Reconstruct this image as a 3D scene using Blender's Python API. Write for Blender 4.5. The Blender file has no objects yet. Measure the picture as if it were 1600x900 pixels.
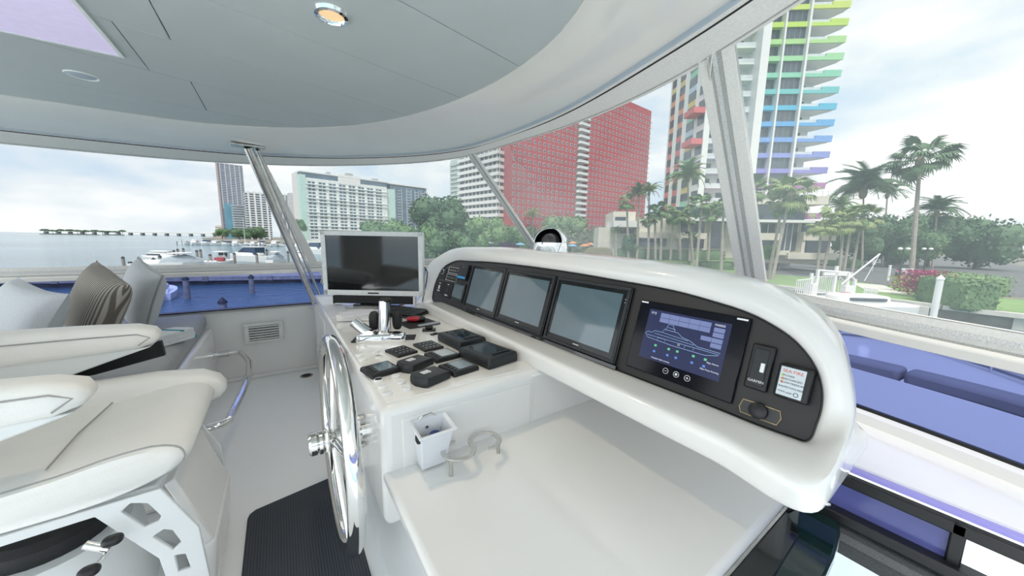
import bpy, bmesh, math, random
from mathutils import Vector, Matrix, Euler
R = random.Random(7)
SC = bpy.context.scene
COL = SC.collection
# ------------------------------------------------------------------ camera
K = 1.35                      # eye height above the flybridge floor (m); X = bow, Y = port, Z = up
FP = 530.0                    # focal length in pixels of the 1600 px wide frame
_nad = Vector((735.0-800, 450+FP*FP/75.0-450, FP)).normalized()
_vp = Vector((433.0-800, 0, FP)); _vp.y = -(_vp.x*_nad.x+_vp.z*_nad.z)/_nad.y
_Y = _vp.normalized(); _Z = -_nad; _X = _Y.cross(_Z)
CR = Vector((_X.x, _Y.x, _Z.x)); CD = Vector((_X.y, _Y.y, _Z.y)); CF = Vector((_X.z, _Y.z, _Z.z))
EYE = Vector((0, 0, K))
cam = bpy.data.cameras.new('camera'); camo = bpy.data.objects.new('camera', cam); COL.objects.link(camo)
cam.sensor_width = 36; cam.lens = 36*FP/1600; cam.clip_start = .02; cam.clip_end = 6000
mw = Matrix((( CR.x, -CD.x, -CF.x, 0), (CR.y, -CD.y, -CF.y, 0), (CR.z, -CD.z, -CF.z, K), (0, 0, 0, 1)))
camo.matrix_world = mw
SC.camera = camo
# ------------------------------------------------------------------ sky, sun, exposure
wd = bpy.data.worlds.new('sky'); SC.world = wd; wd.use_nodes = True
nt = wd.node_tree; nt.nodes.clear()
def N(t, typ, **kw):
    n = t.nodes.new(typ)
    for k, v in kw.items(): setattr(n, k, v)
    return n
def ramp(t, stops):
    n = t.nodes.new('ShaderNodeValToRGB'); e = n.color_ramp.elements
    while len(e) < len(stops): e.new(.5)
    for i, (p, c) in enumerate(stops): e[i].position = p; e[i].color = (c[0], c[1], c[2], 1)
    return n
tc = N(nt, 'ShaderNodeTexCoord'); mp = N(nt, 'ShaderNodeMapping'); mp.inputs['Scale'].default_value = (1, 1, 2.6)
mp.inputs['Location'].default_value = (.35, .1, 0)
nz = N(nt, 'ShaderNodeTexNoise'); nz.inputs['Scale'].default_value = 2.3; nz.inputs['Detail'].default_value = 7; nz.inputs['Roughness'].default_value = .55
rp = ramp(nt, [(.28, (.34, .48, .66)), (.40, (.52, .61, .69)), (.47, (.64, .69, .72)), (.56, (.80, .815, .82)), (.68, (.70, .73, .745)), (.82, (.58, .63, .67))])
bg = N(nt, 'ShaderNodeBackground'); bg.inputs['Strength'].default_value = .92
wo = N(nt, 'ShaderNodeOutputWorld')
nt.links.new(tc.outputs['Generated'], mp.inputs['Vector']); nt.links.new(mp.outputs[0], nz.inputs['Vector'])
nt.links.new(nz.outputs['Fac'], rp.inputs['Fac']); nt.links.new(rp.outputs[0], bg.inputs['Color']); nt.links.new(bg.outputs[0], wo.inputs[0])
sun = bpy.data.lights.new('sun', 'SUN'); sun.energy = 2.1; sun.angle = math.radians(12); sun.color = (1, .97, .92)
suno = bpy.data.objects.new('sun', sun); COL.objects.link(suno)
suno.rotation_euler = Vector((.38, .42, -.95)).to_track_quat('-Z', 'Y').to_euler(); suno.location = (0, 0, 60)
vs = SC.view_settings; vs.view_transform = 'Standard'; vs.look = 'None'; vs.gamma = 1; vs.use_curve_mapping = False; vs.exposure = 1.75
SC.cycles.transparent_max_bounces = 24; SC.cycles.max_bounces = 10; SC.cycles.diffuse_bounces = 6
# ------------------------------------------------------------------ photograph pixel -> point on a real plane
def ray(x, y):
    return (CR*(x-800)+CD*(y-450)+CF*FP)/FP
def PZ(x, y, z): d = ray(x, y); return EYE+d*((z-K)/d.z)          # on the level plane z (m)
def PX(x, y, X): d = ray(x, y); return EYE+d*(X/d.x)
def PY(x, y, Y): d = ray(x, y); return EYE+d*(Y/d.y)
def VH(x, y, z): return Vector((x*K, y*K, K+z*K))                   # units of eye height, from the eye
# ------------------------------------------------------------------ mesh builder
class MB:
    def __init__(s): s.v = []; s.f = []
    def add(s, vs, fs):
        b = len(s.v); s.v += [Vector(p) for p in vs]; s.f += [tuple(b+i for i in f) for f in fs]; return s
    def box(s, c, d, rot=None):
        c = Vector(c); vs = []
        for x in (-.5, .5):
            for y in (-.5, .5):
                for z in (-.5, .5):
                    p = Vector((x*d[0], y*d[1], z*d[2]))
                    if rot is not None: p = rot @ p
                    vs.append(c+p)
        return s.add(vs, [(0, 1, 3, 2), (4, 6, 7, 5), (0, 4, 5, 1), (2, 3, 7, 6), (0, 2, 6, 4), (1, 5, 7, 3)])
    def bb(s, a, b): a = Vector(a); b = Vector(b); return s.box((a+b)/2, b-a)
    def loft(s, rings, closed=True, caps=True, loop=False):
        n = len(rings[0]); vs = [p for r in rings for p in r]; fs = []
        m = len(rings)
        for i in range(m if loop else m-1):
            i2 = (i+1) % m
            for j in range(n if closed else n-1):
                j2 = (j+1) % n
                fs.append((i*n+j, i*n+j2, i2*n+j2, i2*n+j))
        if caps and closed and not loop:
            fs.append(tuple(range(n-1, -1, -1))); fs.append(tuple((m-1)*n+j for j in range(n)))
        return s.add(vs, fs)
    def tube(s, pts, r, n=8, loop=False, caps=True, flat=1.0):
        pts = [Vector(p) for p in pts]; m = len(pts); rings = []; up = None
        for i, p in enumerate(pts):
            if loop: t = pts[(i+1) % m]-pts[i-1]
            else: t = pts[min(i+1, m-1)]-pts[max(i-1, 0)]
            t.normalize()
            if up is None:
                up = Vector((0, 0, 1)) if abs(t.z) < .9 else Vector((1, 0, 0))
            a = t.cross(up)
            if a.length < 1e-4: a = t.cross(Vector((0, 1, 0)))
            a.normalize(); b = a.cross(t).normalized(); up = b
            rr = r[i] if isinstance(r, (list, tuple)) else r
            rings.append([p+(a*math.cos(2*math.pi*k/n)+b*flat*math.sin(2*math.pi*k/n))*rr for k in range(n)])
        return s.loft(rings, True, caps, loop)
    def lathe(s, prof, n=24, o=(0, 0, 0), M=None):
        o = Vector(o); rings = []
        for r, h in prof:
            ring = []
            for k in range(n):
                p = Vector((r*math.cos(2*math.pi*k/n), r*math.sin(2*math.pi*k/n), h))
                if M is not None: p = M @ p
                ring.append(o+p)
            rings.append(ring)
        return s.loft(rings, True, True)
    def prism(s, poly, z0, z1, M=None, o=(0, 0, 0)):
        o = Vector(o); rings = []
        for z in (z0, z1):
            ring = []
            for p in poly:
                q = Vector((p[0], p[1], z))
                if M is not None: q = M @ q
                ring.append(o+q)
            rings.append(ring)
        return s.loft(rings, True, True)
    def sq(s, c, d, e=.35, e2=None, rot=None, n=20, m=12):   # rounded box / cushion (superquadric), d = full sizes
        e2 = e2 or e; c = Vector(c); rings = []
        def pw(x, q): return math.copysign(abs(x)**q, x)
        for i in range(1, m):
            a = -math.pi/2+math.pi*i/m; ring = []
            for k in range(n):
                b = 2*math.pi*k/n
                p = Vector((d[0]/2*pw(math.cos(a), e)*pw(math.cos(b), e2), d[1]/2*pw(math.cos(a), e)*pw(math.sin(b), e2), d[2]/2*pw(math.sin(a), e)))
                if rot is not None: p = rot @ p
                ring.append(c+p)
            rings.append(ring)
        return s.loft(rings, True, True)
    def build(s, name, mat, parent=None, bevel=0, seg=2, smooth=True, angle=40, kind=None, world=False, label=None, sub=0):
        me = bpy.data.meshes.new(name)
        off = Vector((0, 0, 0))
        if world and parent is not None:
            q = parent
            while q is not None: off = off+q.location; q = q.parent
        me.from_pydata([tuple(p-off) for p in s.v], [], s.f); me.validate(); 
        bm = bmesh.new(); bm.from_mesh(me); bmesh.ops.recalc_face_normals(bm, faces=bm.faces); bm.to_mesh(me); bm.free()
        if smooth:
            me.shade_smooth(); me.set_sharp_from_angle(angle=math.radians(angle))
        if mat: me.materials.append(mat)
        o = bpy.data.objects.new(name, me); COL.objects.link(o)
        if parent is not None: o.parent = parent
        if bevel:
            b = o.modifiers.new('bevel', 'BEVEL'); b.width = bevel; b.segments = seg; b.limit_method = 'ANGLE'; b.angle_limit = math.radians(35); b.harden_normals = False
        if sub:
            b = o.modifiers.new('sub', 'SUBSURF'); b.levels = sub; b.render_levels = sub
        if kind: o['kind'] = kind
        if label: o['label'] = label
        return o
def thing(name, label, cat, loc=(0, 0, 0), rz=0, group=None, rot=None):
    o = bpy.data.objects.new(name, None); COL.objects.link(o); o.empty_display_size = .05
    o.location = loc
    if rot is not None: o.rotation_euler = rot.to_euler()
    else: o.rotation_euler = (0, 0, rz)
    o['label'] = label; o['category'] = cat
    if group: o['group'] = group
    return o
def tag(o, label, cat, group=None):
    o['label'] = label; o['category'] = cat
    if group: o['group'] = group
    return o
def dup(root, loc=None, rz=None, label=None, scale=None):
    r = root.copy(); COL.objects.link(r)
    if loc is not None: r.location = loc
    if rz is not None: r.rotation_euler = (0, 0, rz)
    if scale is not None: r.scale = (scale,)*3
    if label: r['label'] = label
    for ch in root.children:
        c = ch.copy(); COL.objects.link(c); c.parent = r
        for g in ch.children:
            d = g.copy(); COL.objects.link(d); d.parent = c
    return r
def text(s, size, mat, parent, loc, name='lettering', rot=(0, 0, 0), align='CENTER', ext=.0004):
    cu = bpy.data.curves.new(name, 'FONT'); cu.body = s; cu.size = size; cu.align_x = align; cu.align_y = 'CENTER'; cu.extrude = ext; cu.resolution_u = 2
    to = bpy.data.objects.new(name+'_curve', cu); COL.objects.link(to)
    dg = bpy.context.evaluated_depsgraph_get(); me = bpy.data.meshes.new_from_object(to.evaluated_get(dg))
    bpy.data.objects.remove(to)
    me.materials.clear(); me.materials.append(mat)
    o = bpy.data.objects.new(name, me); COL.objects.link(o); o.parent = parent; o.location = loc; o.rotation_euler = rot
    return o
def herm(a, b, c, d, t):            # chord-length cubic, no overshoot on uneven spacing
    l0, l1, l2 = (b-a).length, (c-b).length, (d-c).length
    e = (c-b)/max(l1, 1e-9)
    m0 = e if l0 < 1e-9 else ((b-a)/l0*l1+e*l0)/(l0+l1)
    m1 = e if l2 < 1e-9 else ((d-c)/l2*l1+e*l2)/(l2+l1)
    m0 = m0*l1; m1 = m1*l1; t2 = t*t; t3 = t2*t
    return b*(2*t3-3*t2+1)+m0*(t3-2*t2+t)+c*(3*t2-2*t3)+m1*(t3-t2)
def catmull(P, n, loop=False):
    P = [Vector(p) for p in P]; out = []; m = len(P)
    for i in range(m if loop else m-1):
        if loop: a, b, c, d = P[i-1], P[i], P[(i+1) % m], P[(i+2) % m]
        else: a, b, c, d = P[max(i-1, 0)], P[i], P[i+1], P[min(i+2, m-1)]
        for k in range(n): out.append(herm(a, b, c, d, k/n))
    if not loop: out.append(P[-1])
    return out
def catp(P, t):
    P = [Vector(p) for p in P]; m = len(P); i = max(0, min(int(t), m-2)); u = t-i
    a, b, c, d = P[max(i-1, 0)], P[i], P[i+1], P[min(i+2, m-1)]
    return herm(a, b, c, d, u)
# ------------------------------------------------------------------ materials
def mat(name, col, rough=.5, metal=0, ns=0, na=0, bump=0, bs=None, coat=0, spec=.5, emit=None, es=0, rn=.0, col2=None, aniso=None):
    m = bpy.data.materials.new(name); m.use_nodes = True; t = m.node_tree; b = t.nodes['Principled BSDF']
    b.inputs['Base Color'].default_value = (*col, 1); b.inputs['Roughness'].default_value = rough; b.inputs['Metallic'].default_value = metal
    b.inputs['Specular IOR Level'].default_value = spec; b.inputs['Coat Weight'].default_value = coat; b.inputs['Coat Roughness'].default_value = .05
    c = N(t, 'ShaderNodeTexCoord'); n = N(t, 'ShaderNodeTexNoise'); n.inputs['Scale'].default_value = ns or 8; n.inputs['Detail'].default_value = 4
    if aniso:
        mp = N(t, 'ShaderNodeMapping'); mp.inputs['Scale'].default_value = aniso; t.links.new(c.outputs['Object'], mp.inputs[0]); t.links.new(mp.outputs[0], n.inputs['Vector'])
    else: t.links.new(c.outputs['Object'], n.inputs['Vector'])
    na = na or .04
    if col2 is None:
        lo = tuple(max(0, x*(1-na)) for x in col); hi = tuple(min(1, x*(1+na)) for x in col)
    else: lo, hi = col, col2
    r = ramp(t, [(.3, lo), (.7, hi)]); t.links.new(n.outputs['Fac'], r.inputs[0]); t.links.new(r.outputs[0], b.inputs['Base Color'])
    if rn:
        q = ramp(t, [(.3, (max(0, rough-rn),)*3), (.7, (rough+rn,)*3)]); t.links.new(n.outputs['Fac'], q.inputs[0]); t.links.new(q.outputs[0], b.inputs['Roughness'])
    if bump:
        n2 = N(t, 'ShaderNodeTexNoise'); n2.inputs['Scale'].default_value = bs or 60; n2.inputs['Detail'].default_value = 3; t.links.new(c.outputs['Object'], n2.inputs['Vector'])
        bp = N(t, 'ShaderNodeBump'); bp.inputs['Strength'].default_value = bump; bp.inputs['Distance'].default_value = .01
        t.links.new(n2.outputs['Fac'], bp.inputs['Height']); t.links.new(bp.outputs[0], b.inputs['Normal'])
    if emit:
        b.inputs['Emission Color'].default_value = (*emit, 1); b.inputs['Emission Strength'].default_value = es
    return m
def pane(name, tint, haze=.04, hazecol=(.85, .9, .92), gl=.05, rough=.02):
    m = bpy.data.materials.new(name); m.use_nodes = True; t = m.node_tree; t.nodes.clear()
    o = N(t, 'ShaderNodeOutputMaterial'); tr = N(t, 'ShaderNodeBsdfTransparent'); tr.inputs[0].default_value = (*tint, 1)
    df = N(t, 'ShaderNodeBsdfDiffuse'); df.inputs[0].default_value = (*hazecol, 1); g = N(t, 'ShaderNodeBsdfGlossy'); g.inputs['Roughness'].default_value = rough
    tl = N(t, 'ShaderNodeBsdfTranslucent'); tl.inputs[0].default_value = (*hazecol, 1)
    ad = N(t, 'ShaderNodeMixShader'); ad.inputs[0].default_value = .5; t.links.new(df.outputs[0], ad.inputs[1]); t.links.new(tl.outputs[0], ad.inputs[2])
    c = N(t, 'ShaderNodeTexCoord'); n = N(t, 'ShaderNodeTexNoise'); n.inputs['Scale'].default_value = 1.3; n.inputs['Detail'].default_value = 3; t.links.new(c.outputs['Object'], n.inputs['Vector'])
    mr = N(t, 'ShaderNodeMapRange'); mr.inputs[1].default_value = .3; mr.inputs[2].default_value = .7; mr.inputs[3].default_value = haze*.6; mr.inputs[4].default_value = haze*1.4; t.links.new(n.outputs['Fac'], mr.inputs[0])
    a = N(t, 'ShaderNodeMixShader'); t.links.new(mr.outputs[0], a.inputs[0]); t.links.new(tr.outputs[0], a.inputs[1]); t.links.new(ad.outputs[0], a.inputs[2])
    lw = N(t, 'ShaderNodeLayerWeight'); lw.inputs[0].default_value = .25; mm = N(t, 'ShaderNodeMath', operation='MULTIPLY'); mm.inputs[1].default_value = gl*4; t.links.new(lw.outputs['Fresnel'], mm.inputs[0])
    b = N(t, 'ShaderNodeMixShader'); t.links.new(mm.outputs[0], b.inputs[0]); t.links.new(a.outputs[0], b.inputs[1]); t.links.new(g.outputs[0], b.inputs[2])
    t.links.new(b.outputs[0], o.inputs[0]); return m
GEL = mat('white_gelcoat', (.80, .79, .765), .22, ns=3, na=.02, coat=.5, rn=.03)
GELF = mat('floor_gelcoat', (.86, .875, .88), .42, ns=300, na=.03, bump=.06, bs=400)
GELS = mat('greyish_white_paint', (.70, .72, .72), .35, ns=4, na=.02)  # slightly greyer white than the gelcoat, one even tone
CEIL = mat('headliner_panel', (.49, .525, .52), .45, ns=5, na=.02)
RING = mat('hardtop_gelcoat', (.73, .71, .665), .16, ns=2.5, na=.03, coat=.6)
TRK = mat('track_blue_grey', (.42, .48, .54), .35, ns=6)
BLK = mat('black_plastic', (.006, .0065, .0075), .38, ns=90, na=.2)
BLKM = mat('matte_black', (.009, .0095, .010), .6, ns=120, na=.25, bump=.1, bs=300)
RUB = mat('dark_grey_instrument', (.014, .017, .020), .42, ns=70, na=.15)
CANV = mat('grey_white_canvas', (.74, .725, .685), .8, ns=140, na=.06, bump=.12, bs=500)
CANVD = mat('canvas_zip_tape', (.42, .42, .40), .8, ns=400, na=.3, bump=.3, bs=700)
ZIP = mat('zip_teeth', (.66, .66, .64), .5, ns=500, na=.4, bump=.4, bs=900)
STEEL = mat('polished_steel', (.78, .77, .75), .07, 1, ns=6, na=.05, rn=.02)
STEELB = mat('brushed_steel', (.62, .61, .58), .28, 1, ns=40, na=.1)
CHROME = mat('chrome', (.86, .87, .88), .04, 1, ns=5)
LEATH = mat('white_vinyl_leather', (.80, .79, .755), .42, ns=6, na=.03, bump=.10, bs=180)
PIPE = mat('grey_piping', (.34, .34, .33), .6, ns=60)
BENCH = mat('grey_bench_vinyl', (.33, .335, .335), .6, ns=30, na=.05, bump=.1, bs=250)
PILW = mat('pale_grey_fabric', (.55, .57, .58), .85, ns=120, na=.06, bump=.2, bs=350)
MATM = mat('dark_grey_mat', (.075, .082, .098), .8, ns=60, na=.1)
VINYL = pane('dimming_vinyl', (.435, .43, .42), .125, (.72, .84, .86))  # clear sheet greyed to dim the outdoors, hazed to add veiling glare
VINYL1 = pane('dimming_vinyl_low_haze', (.44, .435, .43), .03, (.8, .86, .9))  # same dimming grey with little haze
PURP = pane('purple_tinted_acrylic', (.17, .205, .41), .008, (.5, .48, .85), .06)
PURPD = mat('dark_purple_glass', (.10, .11, .32), .12, ns=2, na=.25, coat=.4)
GRILL = mat('vent_paint', (.75, .75, .72), .4, ns=20)
DARKIN = mat('dark_recess', (.02, .02, .022), .8, ns=20, na=.2)
GLOSSK = mat('black_gloss_acrylic', (.004, .007, .007), .08, ns=3, na=.3, coat=.5)
GLOSSG = mat('dark_green_gloss_acrylic', (.006, .022, .022), .10, ns=3, na=.3, coat=.5)
def wave_mat(name, a, b, scale, rough, direction='X', dist=0, bump=0, prof='SIN', coords='Object', rot=(0, 0, 0)):
    m = bpy.data.materials.new(name); m.use_nodes = True; t = m.node_tree; p = t.nodes['Principled BSDF']; p.inputs['Roughness'].default_value = rough
    c = N(t, 'ShaderNodeTexCoord'); mp = N(t, 'ShaderNodeMapping'); mp.inputs['Rotation'].default_value = rot; w = N(t, 'ShaderNodeTexWave', bands_direction=direction, wave_profile=prof); w.inputs['Scale'].default_value = scale; w.inputs['Distortion'].default_value = dist
    t.links.new(c.outputs[coords], mp.inputs[0]); t.links.new(mp.outputs[0], w.inputs['Vector']); r = ramp(t, [(.35, a), (.65, b)]); t.links.new(w.outputs['Fac'], r.inputs[0]); t.links.new(r.outputs[0], p.inputs['Base Color'])
    if bump:
        bp = N(t, 'ShaderNodeBump'); bp.inputs['Strength'].default_value = bump; bp.inputs['Distance'].default_value = .003; t.links.new(w.outputs['Fac'], bp.inputs['Height']); t.links.new(bp.outputs[0], p.inputs['Normal'])
    return m
CARB = wave_mat('carbon_fascia', (.009, .009, .009), (.024, .023, .022), 150, .42, 'DIAGONAL', 0, .15)
PILS = wave_mat('brown_striped_fabric', (.16, .135, .11), (.46, .43, .38), 20, .9, 'X', .12, .3)
MATM = wave_mat('ribbed_grey_mat', (.028, .034, .044), (.048, .056, .070), 30, .75, 'X', 0, .5)
SCREEN = mat('dark_screen_glass', (.03, .045, .055), .05, ns=2, na=.2, coat=.3, spec=.8)
SCREENB = mat('blue_grey_screen_glass', (.085, .135, .165), .06, ns=2, na=.15, coat=.3, spec=.8)
SILV = mat('silver_plastic', (.84, .85, .84), .35, ns=30)
PAPER = mat('white_paper', (.78, .78, .82), .7, ns=20, na=.03)
WPLAS = mat('white_plastic', (.74, .76, .79), .4, ns=15, na=.02)
BLUEP = mat('blue_plastic', (.01, .03, .16), .35, ns=15, na=.15)
RED = mat('red_plastic', (.42, .015, .03), .3, ns=15, na=.15)
PRINT = mat('white_print', (.75, .76, .77), .5, ns=15)
PRINTK = mat('black_print', (.03, .03, .03), .6, ns=15)
PRINTR = mat('red_print', (.65, .10, .05), .5, ns=15)
TEAL = mat('teal_stripe', (.0, .24, .33), .85, ns=60, bump=.2, bs=300)
TOWEL = mat('white_towel', (.66, .68, .68), .9, ns=120, na=.06, bump=.35, bs=260)
GOLDT = mat('tan_tape_edge', (.50, .38, .20), .6, ns=90, na=.3)
def struct(o): o['kind'] = 'structure'; return o
def sthing(name, loc=(0, 0, 0)):
    o = bpy.data.objects.new(name, None); COL.objects.link(o); o.location = loc; o.empty_display_size = .05; o['kind'] = 'structure'; return o
# ================================================================== THE BOAT: shell
zC, zT, zW = K+.53*K, K+.48*K, K+.45*K
C_ = [(-1.85, 2.33), (-.65, 2.30), (-.3, 2.27), (-.05, 2.17), (.35, 1.83), (.55, 1.45), (.63, 1.15), (.65, .95), (.635, .737), (.55, .5), (.4, .25), (.1, 0), (-.3, -.15), (-1.85, -.2)]  # aft end, out of view, cut short so more sky lights the cabin
T_ = [(-1.85, 2.75), (-.787, 2.72), (-.489, 2.68), (-.087, 2.58), (.428, 2.252), (.83, 1.70), (.895, 1.3), (.904, 1.05), (.845, .632), (.76, .3), (.58, -.1), (.2, -.45), (-.3, -.6), (-1.85, -.65)]
W_ = [(-1.85, 3.05), (-.884, 3.02), (-.554, 2.97), (-.082, 2.80), (.455, 2.405), (.86, 1.85), (.95, 1.35), (.985, 1.0), (.949, .599), (.838, .272), (.6, -.25), (.2, -.6), (-.3, -.8), (-1.85, -.85)]
B_ = [(-1.85, 2.98, -.2), (-.88, 2.95, -.2), (-.3, 2.95, -.2), (.2, 2.93, -.195), (.75, 2.62, -.165), (1.12, 2.12, -.14), (1.32, 1.55, -.12), (1.38, 1.085, -.115), (1.34, .65, -.125), (1.27, .3, -.155), (1.05, -.3, -.175), (.6, -.7, -.18), (0, -.9, -.18), (-1.85, -.95, -.19)]
C3 = [Vector((x*K, y*K, zC)) for x, y in C_]; T3 = [Vector((x*K, y*K, zT)) for x, y in T_]
W3 = [Vector((x*K, y*K, zW)) for x, y in W_]; B3 = [VH(*p) for p in B_]
def tri(P): 
    # straight first / last spans, smooth between
    return catmull(P, 8)
Cc, Tc, Wc, Bc = tri(C3), tri(T3), tri(W3), tri(B3)
# headliner panels, cut along the seams
def clip(poly, a, b, off=0.0):
    # keep the left side of a->b, moved inward by off
    d = (b-a).normalized(); n = Vector((-d.y, d.x)); out = []
    f = lambda p: (p-a).dot(n)-off
    for i, p in enumerate(poly):
        q = poly[(i+1) % len(poly)]; fp, fq = f(p), f(q)
        if fp >= 0: out.append(p)
        if fp*fq < 0: out.append(p+(q-p)*(fp/(fp-fq)))
    return out
ceil_poly = [Vector((p.x, p.y)) for p in Cc]
def seam(x0, y0, x1, y1):
    a = PZ(x0, y0, zC); b = PZ(x1, y1, zC); return Vector((a.x, a.y)), Vector((b.x, b.y))
SL = [seam(622, 0, 815, 106), seam(323, 0, 736, 159), seam(343, 87, 648, 184), seam(300, 128, 563, 197), seam(125, 135, 321, 172)]
ceil = sthing('ceiling', (0, 0, zC))
g = .0016
strips = []
p = clip(ceil_poly, SL[0][1], SL[0][0], g); strips.append(p)
for i in range(4):
    strips.append(clip(clip(ceil_poly, *SL[i], g), SL[i+1][1], SL[i+1][0], g))
strips.append(clip(ceil_poly, *SL[4], g))
def cutx(poly, x):
    a = Vector((x, 0)); u = Vector((0, 1))
    return clip(poly, a, a+u, g), clip(poly, a+u, a, g)
pan = [strips[0], strips[1]]
pan += cutx(strips[2], -.207*K); s3 = cutx(strips[3], -.31*K); pan += [s3[1]]; pan += cutx(strips[4], -.215*K); pan += [strips[5]]
pan += cutx(s3[0], -1.1*K)[:1]; hat = cutx(s3[0], -1.1*K)[1]
for q in pan+[hat]:
    if len(q) > 2: MB().prism([(v.x, v.y) for v in q], 0, .02).build('ceiling_panel', CEIL, ceil, bevel=.0012, seg=1)
MB().prism([(v.x, v.y) for v in ceil_poly], .02, .03).build('panel_backing', DARKIN, ceil)
hx = -.354*K; hs = MB().bb((hx-.6, 1.22*K, -.006), (hx, 1.58*K, .0)).build('skylight_shade', mat('glowing_lavender_blind', (.60, .54, .72), .7, ns=40, emit=(.55, .50, .72), es=.13), ceil, label='lavender blind of the roof hatch, daylight put in as its own glow')  # daylight behind the blind is put in as emission
fr = MB()
for a, b in [((hx-.6, 1.58*K, -.008), (hx+.012, 1.58*K+.012, 0)), ((hx, 1.2*K, -.008), (hx+.012, 1.58*K, 0))]: fr.bb(a, b)
fr.build('skylight_frame', SILV, ceil)
# hardtop rim (soffit) + outer skin
def strip(A, B): return [(a, b) for a, b in zip(A, B)]
rings = []
for c, t in zip(Cc, Tc):
    m1 = c.lerp(t, .10); m2 = c.lerp(t, .45); m3 = c.lerp(t, .8)
    rings.append([c+Vector((0, 0, .012)), c+Vector((0, 0, -.004)), m1+Vector((0, 0, -.012)), m2+Vector((0, 0, -.018)), m3+Vector((0, 0, -.012)), t+Vector((0, 0, .0)), t+Vector((0, 0, .16)), c+Vector((0, 0, .16))])
top = sthing('trim_1', (0, 0, zC))
MB().loft(rings, True, True).build('hardtop_rim', RING, top, world=True)
MB().prism([(v.x, v.y) for v in Wc], .11, .2).build('hardtop_skin', GEL, top)
def sweep(P, prof, inward=True, ctr=Vector((0, 1.08*K, 0))):
    rg = []
    for i, p in enumerate(P):
        t = P[min(i+1, len(P)-1)]-P[max(i-1, 0)]; t.z = 0; t.normalize(); n = Vector((t.y, -t.x, 0))
        if n.dot(Vector((-.6*K, 1.08*K, 0))-Vector((p.x, p.y, 0))) < 0: n = -n
        rg.append([p+n*a+Vector((0, 0, b)) for a, b in prof])
    return MB().loft(rg, True, True)
sweep(Tc, [(-.012, .006), (.012, .006), (.012, -.012), (-.012, -.012)]).build('canvas_track', TRK, top, world=True)
sweep(Tc, [(-.020, -.012), (-.014, -.012), (-.014, -.018), (-.020, -.018)]).build('track_gap', DARKIN, top, world=True)
# canvas valance under the rim, down to the windows' upper edge
val = sthing('trim_2', (0, 0, zW))
rg = [[t+Vector((0, 0, -.012)), w+Vector((0, 0, .0)), w+Vector((0, 0, .012)), t+Vector((0, 0, .004))] for t, w in zip(Tc, Wc)]
MB().loft(rg, True, True).build('canvas_valance', CANV, val, world=True)
MB().loft([[t.lerp(w, f)+Vector((0, 0, -.0135 + .0135*f + e)) for f, e in ((.86, 0), (.885, 0), (.885, -.003), (.86, -.003))] for t, w in zip(Tc, Wc)], True, True).build('stitched_hem', CANVD, val, world=True)
# bottom rail of the canvas, all round
rail = sthing('trim_3', (0, 0, K-.15*K))
sweep(Bc, [(-.012, .012), (.006, .012), (.006, -.045), (-.012, -.045)]).build('canvas_skirt', CANV, rail, world=True)
sweep(Bc, [(.006, -.012), (.010, -.012), (.010, -.030), (.006, -.030)]).build('zip', ZIP, rail, world=True)
sweep(Bc, [(-.012, -.045), (.008, -.045), (.008, -.052), (-.012, -.052)]).build('rail_gap', CANVD, rail, world=True)
sweep(Bc, [(-.02, -.052), (.014, -.052), (.022, -.062), (.020, -.092), (-.02, -.095)]).build('rail', RING, rail, world=True, bevel=.003)
# purple acrylic windscreen below the rail
def zb(p): 
    f = max(0, min(1, (p.x/K-.2)/.9)) if p.y > 1.4*K else 1
    return K-.5*K*(1-f)-.435*K*f
Gc = [Vector((p.x, p.y, zb(p))) for p in Bc]
nwin = 0
def window(name, tw0, tw1, tb0, tb1, n=16, vm=None):
    rg = []
    for i in range(n+1):
        f = i/n; w = catp(W3, tw0+(tw1-tw0)*f); b = catp(B3, tb0+(tb1-tb0)*f)
        rg.append([w.lerp(b, k/6) for k in range(7)])
    return struct(MB().loft(rg, False, False).build(name, vm or VINYL))
window('window_1', 0, 3.05, 0, 3.02, 16, VINYL1); window('window_2', 3.05, 5.3, 3.02, 5.95); window('window_3', 5.3, 8.42, 5.95, 8.5)
window('window_4', 8.42, 11, 8.5, 11)
def wscreen(name, i0, i1):
    rg = [[Bc[i]+Vector((0, 0, -.09)), Gc[i]] for i in range(i0, i1+1)]
    return struct(MB().loft(rg, False, False).build(name, PURP))
wscreen('window_6', 0, 24); wscreen('window_7', 24, 64); wscreen('window_8', 64, 104)
def post(name, tw, tb, wid, th=.014, zipper=True, inset=.012):
    a = catp(W3, tw); b = catp(B3, tb); tg = catp(B3, tb+.05)-catp(B3, tb-.05); tg.z = 0; tg.normalize()
    ax = (b-a).normalized(); side = (tg-ax*tg.dot(ax)).normalized(); n = ax.cross(side)
    if n.dot(EYE-a) < 0: n = -n
    r = sthing(name, b)
    a = a-ax*.03; b = b+ax*.0
    mk = lambda s0, s1, n0, n1: MB().add([q+side*s+n*d for q in (a, b) for s in (s0, s1) for d in (n0, n1)], [(0, 1, 3, 2), (4, 6, 7, 5), (0, 4, 5, 1), (2, 3, 7, 6), (0, 2, 6, 4), (1, 5, 7, 3)])
    mk(-wid/2, wid/2, -.004, th-.004).build('canvas_post', CANV, r, world=True, bevel=.003)
    if zipper:
        mk(-.021, .021, th-.004, th-.001).build('zip_tape', CANVD, r, world=True)
        mk(-.008, .008, th-.001, th+.002).build('zip_teeth', ZIP, r, world=True)
        MB().tube([a+ax*.02+n*.014-side*.02, a+ax*.05+n*.02-side*.03, a+ax*.09+n*.02-side*.024, a+ax*.05+n*.02-side*.012, a+ax*.01+n*.016], .0028, 6).build('tie_cord', CANV, r, world=True)
    return r
post('trim_4', 3.05, 3.02, .075, zipper=False); post('trim_5', 5.3, 5.95, .072); post('trim_6', 8.42, 8.5, .125); post('trim_7', 11, 11, .12)
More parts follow.
